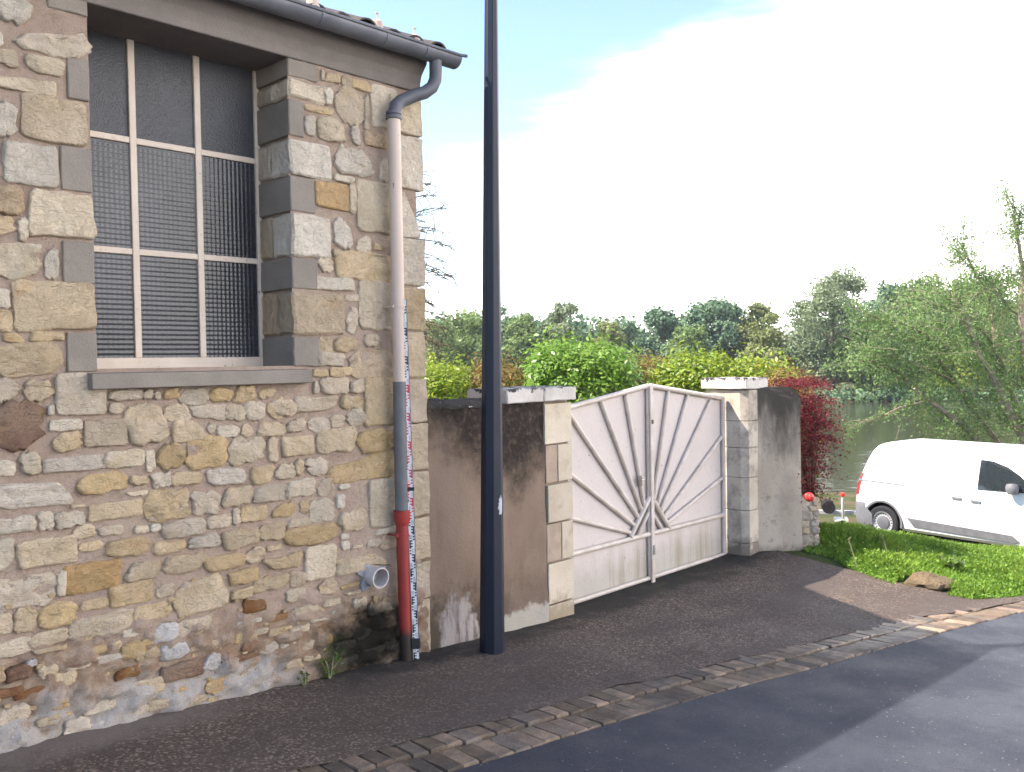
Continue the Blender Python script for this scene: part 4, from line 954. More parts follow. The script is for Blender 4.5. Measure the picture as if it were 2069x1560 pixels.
# wing wall turning out to the street, its head rounded at the outer corner
def ww_top(m, a, x):
    e = m.math('MULTIPLY_ADD', m.math('SUBTRACT', m.noise(4.0, 6, 0.65, stretch=(1, 1.6, 0.4)), 0.5), 1.5, x[2])
    f = m.rng(e, EYE-1.25, EYE-0.45)
    a = m.mix(m.math('MULTIPLY', f, 0.9), a, (0.040, 0.034, 0.028))
    a = m.mix(m.math('MULTIPLY', m.rng(m.noise(10, 6, 0.7), 0.55, 0.7), 0.5), a, (0.10, 0.082, 0.066))
    ft = m.rng(m.math('MULTIPLY_ADD', m.math('SUBTRACT', m.noise(9, 6, 0.7), 0.5), 0.3, x[2]), -0.12, 0.02, 1.0, 0.0)
    return m.mix(m.math('MULTIPLY', ft, 0.6), a, (0.07, 0.06, 0.04))
WWM = render_mat('wing_render', (0.52, 0.435, 0.345), (0.39, 0.32, 0.245), None, None, ww_top)
wwl = thing('garden_wall.001', 'short wall end with rounded top and dark streaks right of the capped pillar', 'wall')
wA = np.array([9.21, 4.91, 0.0]); wE = np.array([0.77, -0.64, 0.0]); wN = np.array([0.64, 0.77, 0.0]); wL = 0.475
def wpt(l, z, d=0.0): return wA+wE*l+wN*d+np.array([0, 0, z])
poly = [(-0.06, -0.3), (-0.06, EYE-0.325)]+[(wL-0.15+0.15*math.sin(math.pi/2*k/8), EYE-0.49+0.165*math.cos(math.pi/2*k/8)) for k in range(9)]+[(wL+0.01, 0.6), (wL+0.02, -0.3)]
b = MB(); b.prism([wpt(l, z) for l, z in poly], None, wN*0.17); o = b.build('render_coat', WWM, wwl, bevel=0.012, seg=2)
bm = bmesh.new(); bm.from_mesh(o.data); bmesh.ops.triangulate(bm, faces=[f for f in bm.faces if len(f.verts) > 4]); bmesh.ops.subdivide_edges(bm, edges=[e for e in bm.edges if e.calc_length() > 0.1], cuts=3, use_grid_fill=True)
Pq = np.array([v.co for v in bm.verts]); dq = np.stack([fbm(Pq, 5, 3, 60+k) for k in range(3)], 1)*0.010
for v, d_ in zip(bm.verts, dq): v.co += Vector(d_)
bm.to_mesh(o.data); bm.free()
# low rubble wall going on from it
lw = thing('stone_wall', 'low rough stone wall stub at the end of the rendered wall beside the grass', 'wall')
lz = EYE-1.60
b = MB(); b.prism([wpt(wL+0.005, -0.3, 0.03), wpt(wL+0.225, -0.3, 0.03), wpt(wL+0.225, -0.3, 0.9), wpt(wL+0.005, -0.3, 0.9)], None, (0, 0, lz+0.3)); o = b.build('wall_core', MORTAR, lw, bevel=0.02)
i = 0; z_ = -0.14
ang_ = math.atan2(wE[1], wE[0])
while z_ < lz-0.05:
    hh = random.uniform(0.06, 0.12); x_ = 0.0
    while x_ < 0.20:
        w_ = min(random.uniform(0.08, 0.17), 0.225-x_)
        if w_ < 0.04: break
        me = stone_mesh(0, hh/2, w_*0.97, hh*0.95, 'n', 900+i, 0.016, 0.0); o = link('stone', me, ST[random.choice('gccg')], lw); o.location = wpt(wL+0.005+x_+w_/2, z_, 0.03); o.rotation_euler = (0, 0, ang_); i += 1; x_ += w_
    z_ += hh
# ------------------------------------------------------------------ leaves, crowns, shrubs
def leaf_mat(name, cols, trans=0.35, rough=0.55, spec=0.25):
    m = Mat(name, rough, spec)
    t = m.attr('tint')
    r = m.n('ShaderNodeValToRGB'); m.l(t, r.inputs[0]); e = r.color_ramp.elements
    while len(e) < len(cols): e.new(0.5)
    for i, c in enumerate(cols): e[i].position = i/(len(cols)-1); e[i].color = (*c, 1)
    m.col(r.outputs[0])
    tr = m.n('ShaderNodeBsdfTranslucent'); m.l(m.mix(0.5, r.outputs[0], (0.16, 0.20, 0.02), 'ADD') if False else r.outputs[0], tr.inputs['Color'])
    mx = m.n('ShaderNodeMixShader'); mx.inputs[0].default_value = trans
    out = m.t.nodes['Material Output']; m.l(m.b.outputs[0], mx.inputs[1]); m.l(tr.outputs[0], mx.inputs[2]); m.l(mx.outputs[0], out.inputs['Surface'])
    return m.m
def unit(v): return v/(np.linalg.norm(v, axis=-1, keepdims=True)+1e-9)
def leaves(C, Nn, size, asp=0.5, droop=0.3, rg=None, tint=None):
    """C centres, Nn facing directions: returns quads (folded diamonds)"""
    rg = rg or rng; n = len(C)
    up = unit(Nn+rg.normal(0, 0.55, (n, 3)))
    t = unit(np.cross(up, rg.normal(0, 1, (n, 3)))); t[:, 2] -= droop*rg.random(n); t = unit(t)
    s = unit(np.cross(t, up)); L = (size*rg.uniform(0.6, 1.3, n))[:, None]
    base = C-t*L*0.5; tipp = C+t*L*0.5; mid = C+up*L*0.08
    a = mid+s*L*asp*0.5-up*L*0.05; b = mid-s*L*asp*0.5-up*L*0.05
    V = np.stack([base, a, tipp, b], 1).reshape(-1, 3)
    F = np.arange(4*n).reshape(n, 4)
    return V, F
def leaf_obj(name, C, Nn, size, m, parent, asp=0.5, droop=0.3, tint=None, rg=None):
    V, F = leaves(C, Nn, size, asp, droop, rg)
    if tint is None: tint = (rg or rng).random(len(C))
    return link(name, np_mesh(name, V, F, False, tint), m, parent)
def blob_pts(c, r, n, rg, shell=0.75):
    d = unit(rg.normal(0, 1, (n, 3))); k = rg.uniform(shell, 1.0, (n, 1))
    return c+d*k*r, d
RTV = np.array([CR[0], CR[1], 0]); RTV /= np.linalg.norm(RTV); FWV = np.array([CF[0], CF[1], 0]); FWV /= np.linalg.norm(FWV)
def frame(p): return p[:, 0:1]*RTV+p[:, 1:2]*FWV+p[:, 2:3]*np.array([0, 0, 1.0])
BARK = Mat('bark', 0.95, 0.1); BARK.col(BARK.mix(BARK.rng(BARK.noise(14, 5, stretch=(1, 1, 0.3)), 0.3, 0.7), (0.075, 0.058, 0.042), (0.16, 0.125, 0.09))); BARK.bump(BARK.noise(30, 4), 0.02)
BARKP = Mat('bark_pale', 0.9, 0.15); BARKP.col(BARKP.mix(BARKP.rng(BARKP.noise(9, 5), 0.3, 0.7), (0.17, 0.13, 0.095), (0.30, 0.24, 0.18)))

G = lambda *c: [tuple(x) for x in c]
LM = {
 'mid': leaf_mat('leaf_mid', G((0.11, 0.18, 0.055), (0.165, 0.24, 0.075), (0.225, 0.29, 0.10))),
 'dark': leaf_mat('leaf_dark', G((0.085, 0.155, 0.085), (0.12, 0.20, 0.105), (0.165, 0.245, 0.125)), 0.25),
 'olive': leaf_mat('leaf_olive', G((0.13, 0.165, 0.055), (0.19, 0.22, 0.07), (0.25, 0.265, 0.10))),
 'pale': leaf_mat('leaf_pale', G((0.14, 0.19, 0.09), (0.20, 0.25, 0.13), (0.27, 0.305, 0.18))),
 'lime': leaf_mat('leaf_lime', G((0.10, 0.15, 0.018), (0.16, 0.21, 0.02), (0.22, 0.26, 0.03)), 0.45),
 'laurel': leaf_mat('leaf_laurel', G((0.085, 0.18, 0.02), (0.145, 0.265, 0.03), (0.22, 0.33, 0.055)), 0.35, 0.4, 0.4),
 'yellow': leaf_mat('leaf_yellow', G((0.11, 0.20, 0.018), (0.21, 0.285, 0.025), (0.32, 0.34, 0.04)), 0.35, 0.42, 0.4),
 'red': leaf_mat('leaf_red', G((0.14, 0.17, 0.03), (0.23, 0.15, 0.05), (0.28, 0.11, 0.05)), 0.3),
 'maroon': leaf_mat('leaf_maroon', G((0.07, 0.010, 0.016), (0.13, 0.016, 0.022), (0.24, 0.035, 0.035)), 0.35),
 'willow': leaf_mat('leaf_willow', G((0.10, 0.185, 0.05), (0.155, 0.25, 0.075), (0.22, 0.31, 0.12)), 0.4),
}
def tree(label, px, hw, ytop, ybase, u, mat, n=5000, lsize=0.30, nc=26, taper=0.35, seed=1, airy=0.0, group='trees across the river', cat='tree', trunk=True, name='tree', low=0.15, asp=0.65, lean=0.0, bark=None):
    """a crown of leaf clumps on a trunk with limbs; px, hw, ytop, ybase say where it shows, u how far off it stands"""
    rg = np.random.default_rng(seed)
    base = at(px, ybase, u); top = at(px, ytop, u); H = top[2]-base[2]; R = 1.22*hw*u/F_PX
    t = thing(name, label, cat, group)
    cl = []
    for k in range(nc):
        f = rg.uniform(low, 1.0)**0.85
        prof = math.sin(math.pi*min(1, max(0.04, (f-low*0.6)/(1.02-low*0.6)))**(0.75+taper))**0.6
        rad = R*prof*(1-0.25*rg.random()); an = rg.uniform(0, 2*math.pi); rr = rad*math.sqrt(rg.uniform(0.15, 1))
        c = base+RTV*(rr*math.cos(an)*0.9+lean*H*f)+FWV*rr*math.sin(an)*0.9+np.array([0, 0, H*f*0.97])
        s = R*rg.uniform(0.26, 0.50)*(0.65+0.35*prof)
        c[2] = min(c[2], base[2]+H-s*0.7)
        cl.append((c, s))
    C = []; N_ = []; T = []
    w = np.array([s**2 for _, s in cl]); w = w/w.sum()
    for (c, s), wk in zip(cl, w):
        m_ = max(12, int(n*wk)); r3 = s*np.array([1, 1, 0.8])*rg.uniform(0.85, 1.2, 3)
        p, d = blob_pts(c, r3, m_, rg, 0.55-0.35*airy)
        p = p+0.22*s*np.stack([fbm(p, 1.6/s, 2, seed+k) for k in range(3)], 1)
        C.append(p); N_.append(unit(d+np.array([0, 0, 0.4]))); T.append(np.clip(rg.normal(0.5, 0.22, m_)+rg.normal(0, 0.16), 0, 1))
    # stray sprays that break the outline
    k = int(n*0.10); j = rg.integers(0, len(cl), k); cc = np.array([cl[i][0] for i in j]); ss = np.array([cl[i][1] for i in j])[:, None]
    d = unit(rg.normal(0, 1, (k, 3))+np.array([0, 0, 0.25])); C.append(cc+d*ss*rg.uniform(1.0, 1.3+0.25*airy, (k, 1))); N_.append(d); T.append(rg.random(k))
    leaf_obj('crown', np.concatenate(C), np.concatenate(N_), lsize, LM[mat], t, asp, 0.25, np.concatenate(T), rg)
    if trunk:
        b = MB(); tb = base-np.array([0, 0, 0.6]); tr_ = max(0.05, 0.035*H*0.6)
        b.tube([tb, base+RTV*lean*H*0.4+np.array([0, 0, H*0.45]), base+RTV*lean*H*0.85+np.array([0, 0, H*0.88])], [tr_, tr_*0.65, tr_*0.12], 7)
        for c, s in sorted(cl, key=lambda q: -q[1])[:7]:
            f = max(0.18, (c[2]-base[2])/H-0.22); s0_ = base+RTV*lean*H*f+np.array([0, 0, H*f])
            b.tube([s0_, (s0_+c)/2+np.array([0, 0, 0.05*H*0.3]), c], [tr_*0.4, tr_*0.25, tr_*0.06], 5)
        b.build('trunk', bark or BARK.m, t, smooth=True)
    return t
far = [
 ('hazy olive tree just right of the house corner, low crown', 872, 42, 652, 800, 84, 'olive', 4200, 26, 0.3, 0.15),
 ('broad round mid green tree behind the lamp post, on its left side', 945, 66, 634, 800, 92, 'mid', 6500, 30, 0.3, 0.0),
 ('dark tree whose top peeps out just right of the lamp post', 1012, 36, 620, 800, 104, 'dark', 3600, 20, 0.5, 0.0),
 ('grey green rounded tree above the large laurel bush, left of the poplar', 1066, 46, 640, 800, 90, 'mid', 5200, 26, 0.4, 0.0),
 ('tall narrow pale poplar with a forked top above the laurel bush', 1140, 36, 612, 800, 88, 'pale', 5200, 24, 0.75, 0.25),
 ('small pale poplar between the forked poplar and a yellow green tree', 1190, 20, 662, 800, 92, 'pale', 2400, 14, 0.8, 0.2),
 ('yellow green tree with a feathery top right of the small poplar', 1234, 38, 654, 800, 86, 'olive', 4200, 22, 0.5, 0.4),
 ('small dark blue green round tree above the peak of the gate', 1272, 30, 654, 800, 98, 'dark', 3000, 18, 0.3, 0.0),
 ('broad dark green tree right of the gate peak', 1340, 48, 624, 800, 100, 'dark', 5600, 28, 0.4, 0.0),
 ('mid green tree between two darker trees over the right gate leaf', 1398, 42, 662, 800, 86, 'mid', 4200, 22, 0.4, 0.0),
 ('tallest dark oak like tree above the capped gate pillar', 1448, 62, 606, 800, 96, 'dark', 7000, 34, 0.4, 0.1),
 ('olive tree with a ragged thin top left of the tall pale tree', 1540, 46, 614, 800, 94, 'olive', 4800, 26, 0.5, 0.6),
 ('yellowish low tree in front of the ragged olive tree', 1552, 50, 668, 800, 78, 'olive', 4600, 24, 0.3, 0.1),
 ('tall pale silvery tree with a loose crown left of the white van', 1682, 72, 532, 806, 74, 'pale', 10500, 44, 0.45, 0.6),
 ('dark green tree behind the willow, left one of three far ones', 1786, 66, 568, 806, 94, 'dark', 7000, 34, 0.3, 0.0),
 ('broad green far tree behind the middle of the willow', 1872, 78, 556, 806, 92, 'mid', 8500, 38, 0.3, 0.0),
 ('large green far tree behind the willow at the edge of the view', 1985, 92, 560, 806, 90, 'mid', 9000, 40, 0.3, 0.1),
 ('green riverside tree drooping over dark shade at the far bank', 1742, 60, 660, 806, 70, 'mid', 6500, 30, 0.2, 0.2),
 ('bright lime green bush low on the far bank behind the van roof', 1838, 46, 764, 816, 68, 'lime', 3400, 16, 0.2, 0.0),
 ('bright lime green tree seen through the willow stems', 1935, 66, 706, 816, 72, 'lime', 6200, 24, 0.2, 0.0),
 ('lime green tree at the far bank behind the willow trunks, the one nearest the edge', 2062, 52, 716, 816, 72, 'lime', 4600, 20, 0.2, 0.0),
]
for i, (lab, px, hw, yt_, yb_, u, mt, n, nc, tp, air) in enumerate(far):
    bush = 'bush' in lab; u = 90+(u-68)*0.62
    tree(lab, px, hw, yt_, yb_, u, mt, int(n*1.7), 0.0038*u if mt != 'pale' else 0.0034*u, nc, tp, 40+i, air, low=0.02 if px > 1700 or bush else 0.12, cat='bush' if bush else 'tree', name='bush' if bush else 'tree')
# the wood behind them, one mass
rg = np.random.default_rng(5); C = []; N_ = []
for k in range(390):
    px = rg.uniform(200, 2500); u = rg.uniform(112, 128); y = rg.uniform(664 if px < 1750 else 610, 800)
    p, d = blob_pts(at(px, y, u), np.array([3.4, 3.4, 2.6])*rg.uniform(0.7, 1.3), 220, rg, 0.5); C.append(p); N_.append(d)
tag(leaf_obj('far_wood', np.concatenate(C), np.concatenate(N_), 0.75, LM['dark'], None, 0.7, 0.2, None, rg), kind='stuff')
# undergrowth along the far waterline
C = []; N_ = []
for k in range(70):
    px = rg.uniform(1560, 2150); p, d = blob_pts(at(px, rg.uniform(792, 812), rg.uniform(88.6, 91)), np.array([2.0, 1.5, 1.0])*rg.uniform(0.6, 1.3), 80, rg, 0.5); C.append(p); N_.append(d)
tag(leaf_obj('undergrowth', np.concatenate(C), np.concatenate(N_), 0.38, LM['dark'], None, 0.7, 0.3, None, rg), kind='stuff')

def shrub(label, px0, px1, ytop, ybot, u, mat, n, lsize, seed, depth=0.9, asp=0.45, flat=False, cat='hedge', name='hedge', group=None, twig=True):
    rg = np.random.default_rng(seed); t = thing(name, label, cat, group)
    a = at((px0+px1)/2, ybot, u); H = at((px0+px1)/2, ytop, u)[2]-a[2]; W_ = 1.04*(px1-px0)/2*u/F_PX
    d = rg.uniform(-1, 1, (n, 3)); fc_ = rg.choice(3, n, p=[0.2, 0.42, 0.38]); d[np.arange(n), fc_] = np.sign(d[np.arange(n), fc_]); d[:, 2] = np.where(fc_ == 2, 1.0, d[:, 2]*0.55+0.45)
    q = d/((np.abs(d)**4).sum(1, keepdims=True)**0.25); d = unit(q*np.array([1, 1, 1.2])); k = rg.uniform(0.72, 1.02, (n, 1))**0.7
    p = q*np.array([W_, depth, H])*k
    P3 = a+frame(p); nz_ = fbm(P3, 1.9, 3, seed)[:, None]; P3 = P3+frame(d)*nz_*0.10
    P3[:, 2] += 0.035*fbm(P3, 4.5, 2, seed+3)
    st = rg.random(n) < 0.14                   # shoots standing out
    P3[st] += frame(unit(d[st]+np.array([0, 0, 1.0])))*rg.uniform(0.03, 0.24, (st.sum(), 1))
    tint = np.clip(rg.normal(0.45, 0.22, n)+0.18*nz_[:, 0]+0.25*(k[:, 0]-0.9), 0, 1)
    leaf_obj('foliage', P3, frame(d)+np.array([0, 0, 0.35]), lsize, LM[mat], t, asp, 0.2, tint, rg)
    if twig:
        b = MB()
        for i in range(9):
            e = d[i]*np.array([W_, depth, H])*0.85; s_ = a+frame(np.array([[e[0]*0.4, e[1]*0.4, 0]]))[0]; s_[2] = float(ground(s_[0], s_[1]))-0.05
            ee = a+frame(e[None])[0]; b.tube([s_, (s_+ee)/2+rg.normal(0, 0.05, 3), ee], [0.022, 0.014, 0.004], 5)
        b.build('branches', BARK.m, t)
    return t
HG = 'clipped hedge shrubs behind the garden wall'
shrub('yellow green hedge shrub between the house corner and the lamp post', 838, 962, 742, 905, 13.2, 'yellow', 9500, 0.068, 201, group=HG)
shrub('bronze red hedge shrub showing on both sides of the lamp post', 940, 1078, 738, 905, 13.4, 'red', 9500, 0.060, 202, group=HG)
shrub('large glossy laurel bush with big leaves behind the left gate pillar', 1052, 1296, 694, 960, 13.0, 'laurel', 19000, 0.085, 203, 1.1, group=HG)
shrub('bronze hedge shrub above the peak of the gate', 1240, 1366, 716, 960, 13.9, 'red', 7000, 0.060, 204, group=HG)
shrub('long yellow green hedge over the right gate leaf', 1300, 1510, 720, 960, 13.3, 'yellow', 12500, 0.085, 205, group=HG)
shrub('yellow green hedge shrub right behind the capped pillar', 1470, 1612, 736, 960, 13.0, 'yellow', 9500, 0.080, 206, group=HG)
shrub('small red tipped shrub between the capped pillar and the maroon shrub', 1535, 1640, 752, 940, 12.2, 'red', 4200, 0.055, 207, 0.5, group=HG)

# maroon shrub hanging over the wall end, in flat sprays
rg = np.random.default_rng(77); t = thing('maroon_shrub', 'dark maroon feathery shrub behind the rounded wall end', 'shrub')
C = []; N_ = []; b = MB(); root = at(1640, 1030, 10.75); root[2] = float(ground(root[0], root[1]))-0.05
for k in range(105):
    f = rg.random()
    y = 772+f*225; xr_ = 1604+62*math.sin(math.pi*min(1, 0.22+f*0.72))**0.8-8*f
    px = rg.uniform(1612, max(1616, xr_)) if f > 0.12 else rg.uniform(1556, 1662)
    if f <= 0.12: y = 762+abs(px-1625)*0.13+rg.uniform(0, 16)
    c = at(px, y, rg.uniform(10.3, 11.2)); n = 150
    d = rg.normal(0, 1, (n, 3))*np.array([0.14, 0.14, 0.022]); d[:, 2] -= (d[:, 0]**2+d[:, 1]**2)*0.9
    C.append(c+d); N_.append(np.tile([0, 0, 1.0], (n, 1)))
    if k % 3 == 0: b.tube([root, (root+c)/2+np.array([0, 0, 0.15]), c], [0.018, 0.010, 0.003], 5)
leaf_obj('foliage', np.concatenate(C), np.concatenate(N_), 0.038, LM['maroon'], t, 0.4, 0.5, None, rg); b.build('branches', BARK.m, t)

# ------------------------------------------------------------------ willow at the near bank, behind the van
rg = np.random.default_rng(91)
wt = thing('willow', 'leaning multi stemmed willow with thin leaves behind the van front', 'tree')
U = 23.5
def wp(x, y, du=0.0): return at(x, y, U+du)
stems = [([(1996, 920), (1951, 864), (1889, 818), (1847, 785), (1815, 752), (1760, 730)], 0.105, 0.0), ([(2020, 900), (1963, 824), (1930, 770), (1889, 717), (1860, 650)], 0.10, 0.8), ([(2072, 890), (2034, 824), (2003, 756), (1982, 727), (1950, 640), (1925, 590)], 0.15, -0.4),
         ([(2080, 880), (2046, 797), (2030, 754), (2011, 700), (2000, 600), (1962, 535), (1945, 495)], 0.09, 0.4), ([(2100, 880), (2075, 760), (2062, 640), (2066, 540), (2054, 470), (2062, 425)], 0.10, -0.6), ([(2034, 824), (2000, 790), (1960, 789), (1912, 790)], 0.03, -0.4),
         ([(1864, 812), (1816, 824), (1783, 841), (1745, 852), (1712, 868)], 0.028, -0.5), ([(1847, 785), (1864, 812)], 0.03, -0.4), ([(2072, 876), (2010, 842), (1985, 836)], 0.03, -0.2), ([(1930, 770), (1870, 745), (1800, 720), (1768, 718)], 0.045, 0.5), ([(1982, 727), (1900, 690), (1830, 655), (1785, 650)], 0.05, 0.0), ([(2011, 700), (1960, 640), (1900, 620), (1850, 600)], 0.045, 0.3), ([(2062, 640), (2020, 600), (1990, 560), (1975, 545)], 0.035, 0.0)]
b = MB(); C = []; N_ = []
for pts, r0, du in stems:
    Pp = [wp(x, y, du+0.15*rg.normal()) for x, y in pts]
    if pts[0][1] >= 876: Pp = [np.array([Pp[0][0], Pp[0][1], float(ground(Pp[0][0], Pp[0][1]))-0.15])]+Pp
    Rr = np.linspace(r0, r0*0.25, len(Pp)); b.tube(Pp, list(Rr), 7)
    tot = len(pts); main = r0 > 0.045
    for i in range(1, len(Pp)):
        x, y = (pts[min(len(pts)-1, i)] if i < len(pts) else pts[-1])
        nsp = 7 if main else 3
        if y > 775 and main and rg.random() < 0.75: continue
        for k in range(nsp):
            f = rg.random(); s_ = Pp[i-1]+(Pp[i]-Pp[i-1])*f
            di = unit((Pp[i]-Pp[i-1])[None])[0]*0.7+RTV*rg.normal(-0.25, 0.55)+FWV*rg.normal(0, 0.4)+np.array([0, 0, rg.normal(0.25, 0.5)]); di = di/np.linalg.norm(di)
            L_ = rg.uniform(0.5, 1.4)*(1.0 if main else 0.35); e_ = s_+di*L_+np.array([0, 0, -0.12*L_])
            b.tube([s_, (s_+e_)/2+np.array([0, 0, 0.06]), e_], [0.014, 0.009, 0.003], 4)
            n = int(150*L_) if main else 40
            tt = rg.uniform(0.15, 1.05, (n, 1)); C.append(s_+(e_-s_)*tt+rg.normal(0, 0.13 if main else 0.06, (n, 3))); N_.append(unit(rg.normal(0, 1, (n, 3))+np.array([0, 0, 0.8])))
    n = 60; C.append(Pp[-1]+rg.normal(0, 0.16, (n, 3))); N_.append(unit(rg.normal(0, 1, (n, 3))+np.array([0, 0, 0.8])))
# looser leafy sprays filling the crown
fill = [(1760, 690, 50, 40), (1800, 640, 60, 50), (1850, 690, 60, 55), (1850, 600, 55, 45), (1920, 640, 60, 60), (1960, 700, 60, 50), (2020, 640, 60, 60), (2050, 560, 35, 50), (1955, 520, 28, 24), (2056, 460, 18, 40), (2055, 720, 30, 40), (1995, 560, 40, 40), (1850, 835, 50, 18), (1930, 860, 50, 18), (2040, 850, 30, 25)]
for x, y, rx, ry in fill:
    for k in range(10 if y < 800 else 3):
        c = wp(x+rg.normal(0, rx*0.5), y+rg.normal(0, ry*0.5), rg.normal(0, 0.7)); n = 75
        ax = unit((RTV*rg.normal(-0.4, 0.6)+FWV*rg.normal(0, 0.5)+np.array([0, 0, rg.normal(0.1, 0.5)]))[None])[0]
        tt = rg.normal(0, 0.42, (n, 1)); C.append(c+ax*tt+rg.normal(0, 0.09, (n, 3))); N_.append(unit(rg.normal(0, 1, (n, 3))+np.array([0, 0, 0.8])))
        b.tube([c-ax*0.6, c+ax*0.6], [0.008, 0.003], 4)
leaf_obj('crown', np.concatenate(C), np.concatenate(N_), 0.088, LM['willow'], wt, 0.34, 0.5, None, rg); b.build('trunk', BARKP.m, wt, smooth=True)

# thin nearly bare tree behind the house corner
rg = np.random.default_rng(17)
bt = thing('bare_tree', 'thin nearly leafless tree with drooping twigs behind the house corner', 'tree')
U2 = 15.0; b = MB(); C = []
root = at(770, 900, U2); root[2] = float(ground(root[0], root[1]))-0.1; crown = at(790, 430, U2)
b.tube([root, (root+crown)/2+np.array([0.1, 0, 0]), crown, at(800, 330, U2)], [0.11, 0.08, 0.045, 0.01], 8)
for y0, xe, ye in [(470, 905, 420), (480, 898, 470), (500, 912, 500), (520, 900, 530), (530, 922, 566), (545, 915, 570), (560, 888, 592), (600, 880, 620), (440, 880, 395), (420, 868, 372), (640, 925, 648), (660, 905, 664), (680, 900, 700), (400, 850, 350), (620, 860, 690), (460, 680, 420), (500, 660, 470), (540, 690, 560), (590, 670, 600), (430, 700, 380), (640, 690, 650)]:
    s_ = at(783, y0, U2); e_ = at(xe, ye, U2+rg.normal(0, 0.7)); m_ = (s_+e_)/2+np.array([0, 0, 0.14]); Pq = [s_, m_, e_]
    b.tube([s_, s_*0.6+m_*0.4+np.array([0, 0, 0.05]), m_, m_*0.5+e_*0.5+np.array([0, 0, 0.03]), e_], [0.026, 0.019, 0.014, 0.010, 0.006], 5)
    for k in range(15):
        f = rg.uniform(0.15, 1.0); p = (s_*(1-f)**2+2*m_*f*(1-f)+e_*f**2); di = unit(((e_-s_)/np.linalg.norm(e_-s_)+rg.normal(0, 0.6, 3))[None])[0]; L_ = rg.uniform(0.12, 0.42)
        q = p+di*L_+np.array([0, 0, -0.05]); b.tube([p, (p+q)/2+np.array([0, 0, 0.02]), q], [0.009, 0.007, 0.005], 4)
        C.append(q+rg.normal(0, 0.02, (3, 3)))
        C.append(p+(q-p)*0.5+rg.normal(0, 0.02, (1, 3)))
b.build('trunk', BARK.m, bt, smooth=True)
C = np.concatenate(C); leaf_obj('crown', C, unit(rg.normal(0, 1, C.shape)), 0.034, LM['olive'], bt, 0.5, 0.3, None, rg)

# ------------------------------------------------------------------ grass bank, clover, weeds, rock
GRS = leaf_mat('grass_blade', G((0.11, 0.22, 0.025), (0.18, 0.31, 0.04), (0.27, 0.37, 0.07)), 0.4, 0.5, 0.3)
rg = np.random.default_rng(23)
n = 62000
px = rg.uniform(1600, 2150, n*3); u = rg.uniform(8.2, 15.5, n*3)
v = (px-PW/2)/F_PX*u; X = 0.7239*u+0.6899*v; Y = 0.6899*u-0.7239*v
eX = np.interp(Y, [2.3, 2.45, 2.76, 3.25, 3.58, 4.1, 4.4, 5.0], [11.0, 9.95, 9.42, 9.32, 9.40, 9.50, 9.60, 9.62])+0.07*vn(np.stack([X*0, Y, Y*0], 1), 4, 3)
keep = (X > eX) & (Y > y_road(X)+0.28) & (u < 12.4+1.2*(px > 1850)) & (np.hypot(X-hit(1872, 1186)[0]+0.1, (Y-hit(1872, 1186)[1])) > 0.27)
X = X[keep][:n]; Y = Y[keep][:n]; Z = ground(X, Y)-0.012
dens = fbm(np.stack([X, Y, X*0], 1), 1.6, 3, 4)
hgt = (0.06+0.045*dens+0.05*rg.random(len(X)))*sstep(-0.02, 0.55, X-np.interp(Y, [2.3, 2.45, 2.76, 3.25, 3.58, 4.1, 4.4, 5.0], [11.0, 9.95, 9.42, 9.32, 9.40, 9.50, 9.60, 9.62])+0.08)+0.025
an = rg.uniform(0, 2*math.pi, len(X)); di = np.stack([np.cos(an), np.sin(an), 0*an], 1); le = rg.uniform(0.1, 0.75, len(X))[:, None]
B0 = np.stack([X, Y, Z], 1); w_ = np.stack([-np.sin(an), np.cos(an), 0*an], 1)*rg.uniform(0.006, 0.014, (len(X), 1))
H3 = hgt[:, None]*np.array([0, 0, 1.0]); top_ = B0+H3+di*hgt[:, None]*le; mid_ = B0+H3*0.6+di*hgt[:, None]*le*0.3
V = np.stack([B0-w_, B0+w_, mid_+w_*0.8, top_, mid_-w_*0.8], 1).reshape(-1, 3); F = np.arange(len(X)*5).reshape(-1, 5)
tint = np.clip(0.45+0.28*dens+rg.normal(0, 0.18, len(X)), 0, 1)
tag(link('grass', np_mesh('grass', V, F, False, tint), GRS), kind='stuff')
# round leafy ground cover growing through it
k = rg.choice(len(X), 9000, replace=False); C = B0[k]+np.stack([0*hgt[k], 0*hgt[k], hgt[k]*rg.uniform(0.5, 1.1, len(k))], 1)
tag(leaf_obj('ground_cover_leaves', C, np.tile([0, 0, 1.0], (len(k), 1))+rg.normal(0, 0.35, (len(k), 3)), 0.034, leaf_mat('clover_leaf', G((0.10, 0.21, 0.03), (0.17, 0.30, 0.045), (0.26, 0.36, 0.08)), 0.35), None, 0.8, 0.0, np.clip(0.4+0.3*dens[k]+rg.normal(0, 0.2, len(k)), 0, 1), rg), kind='stuff')
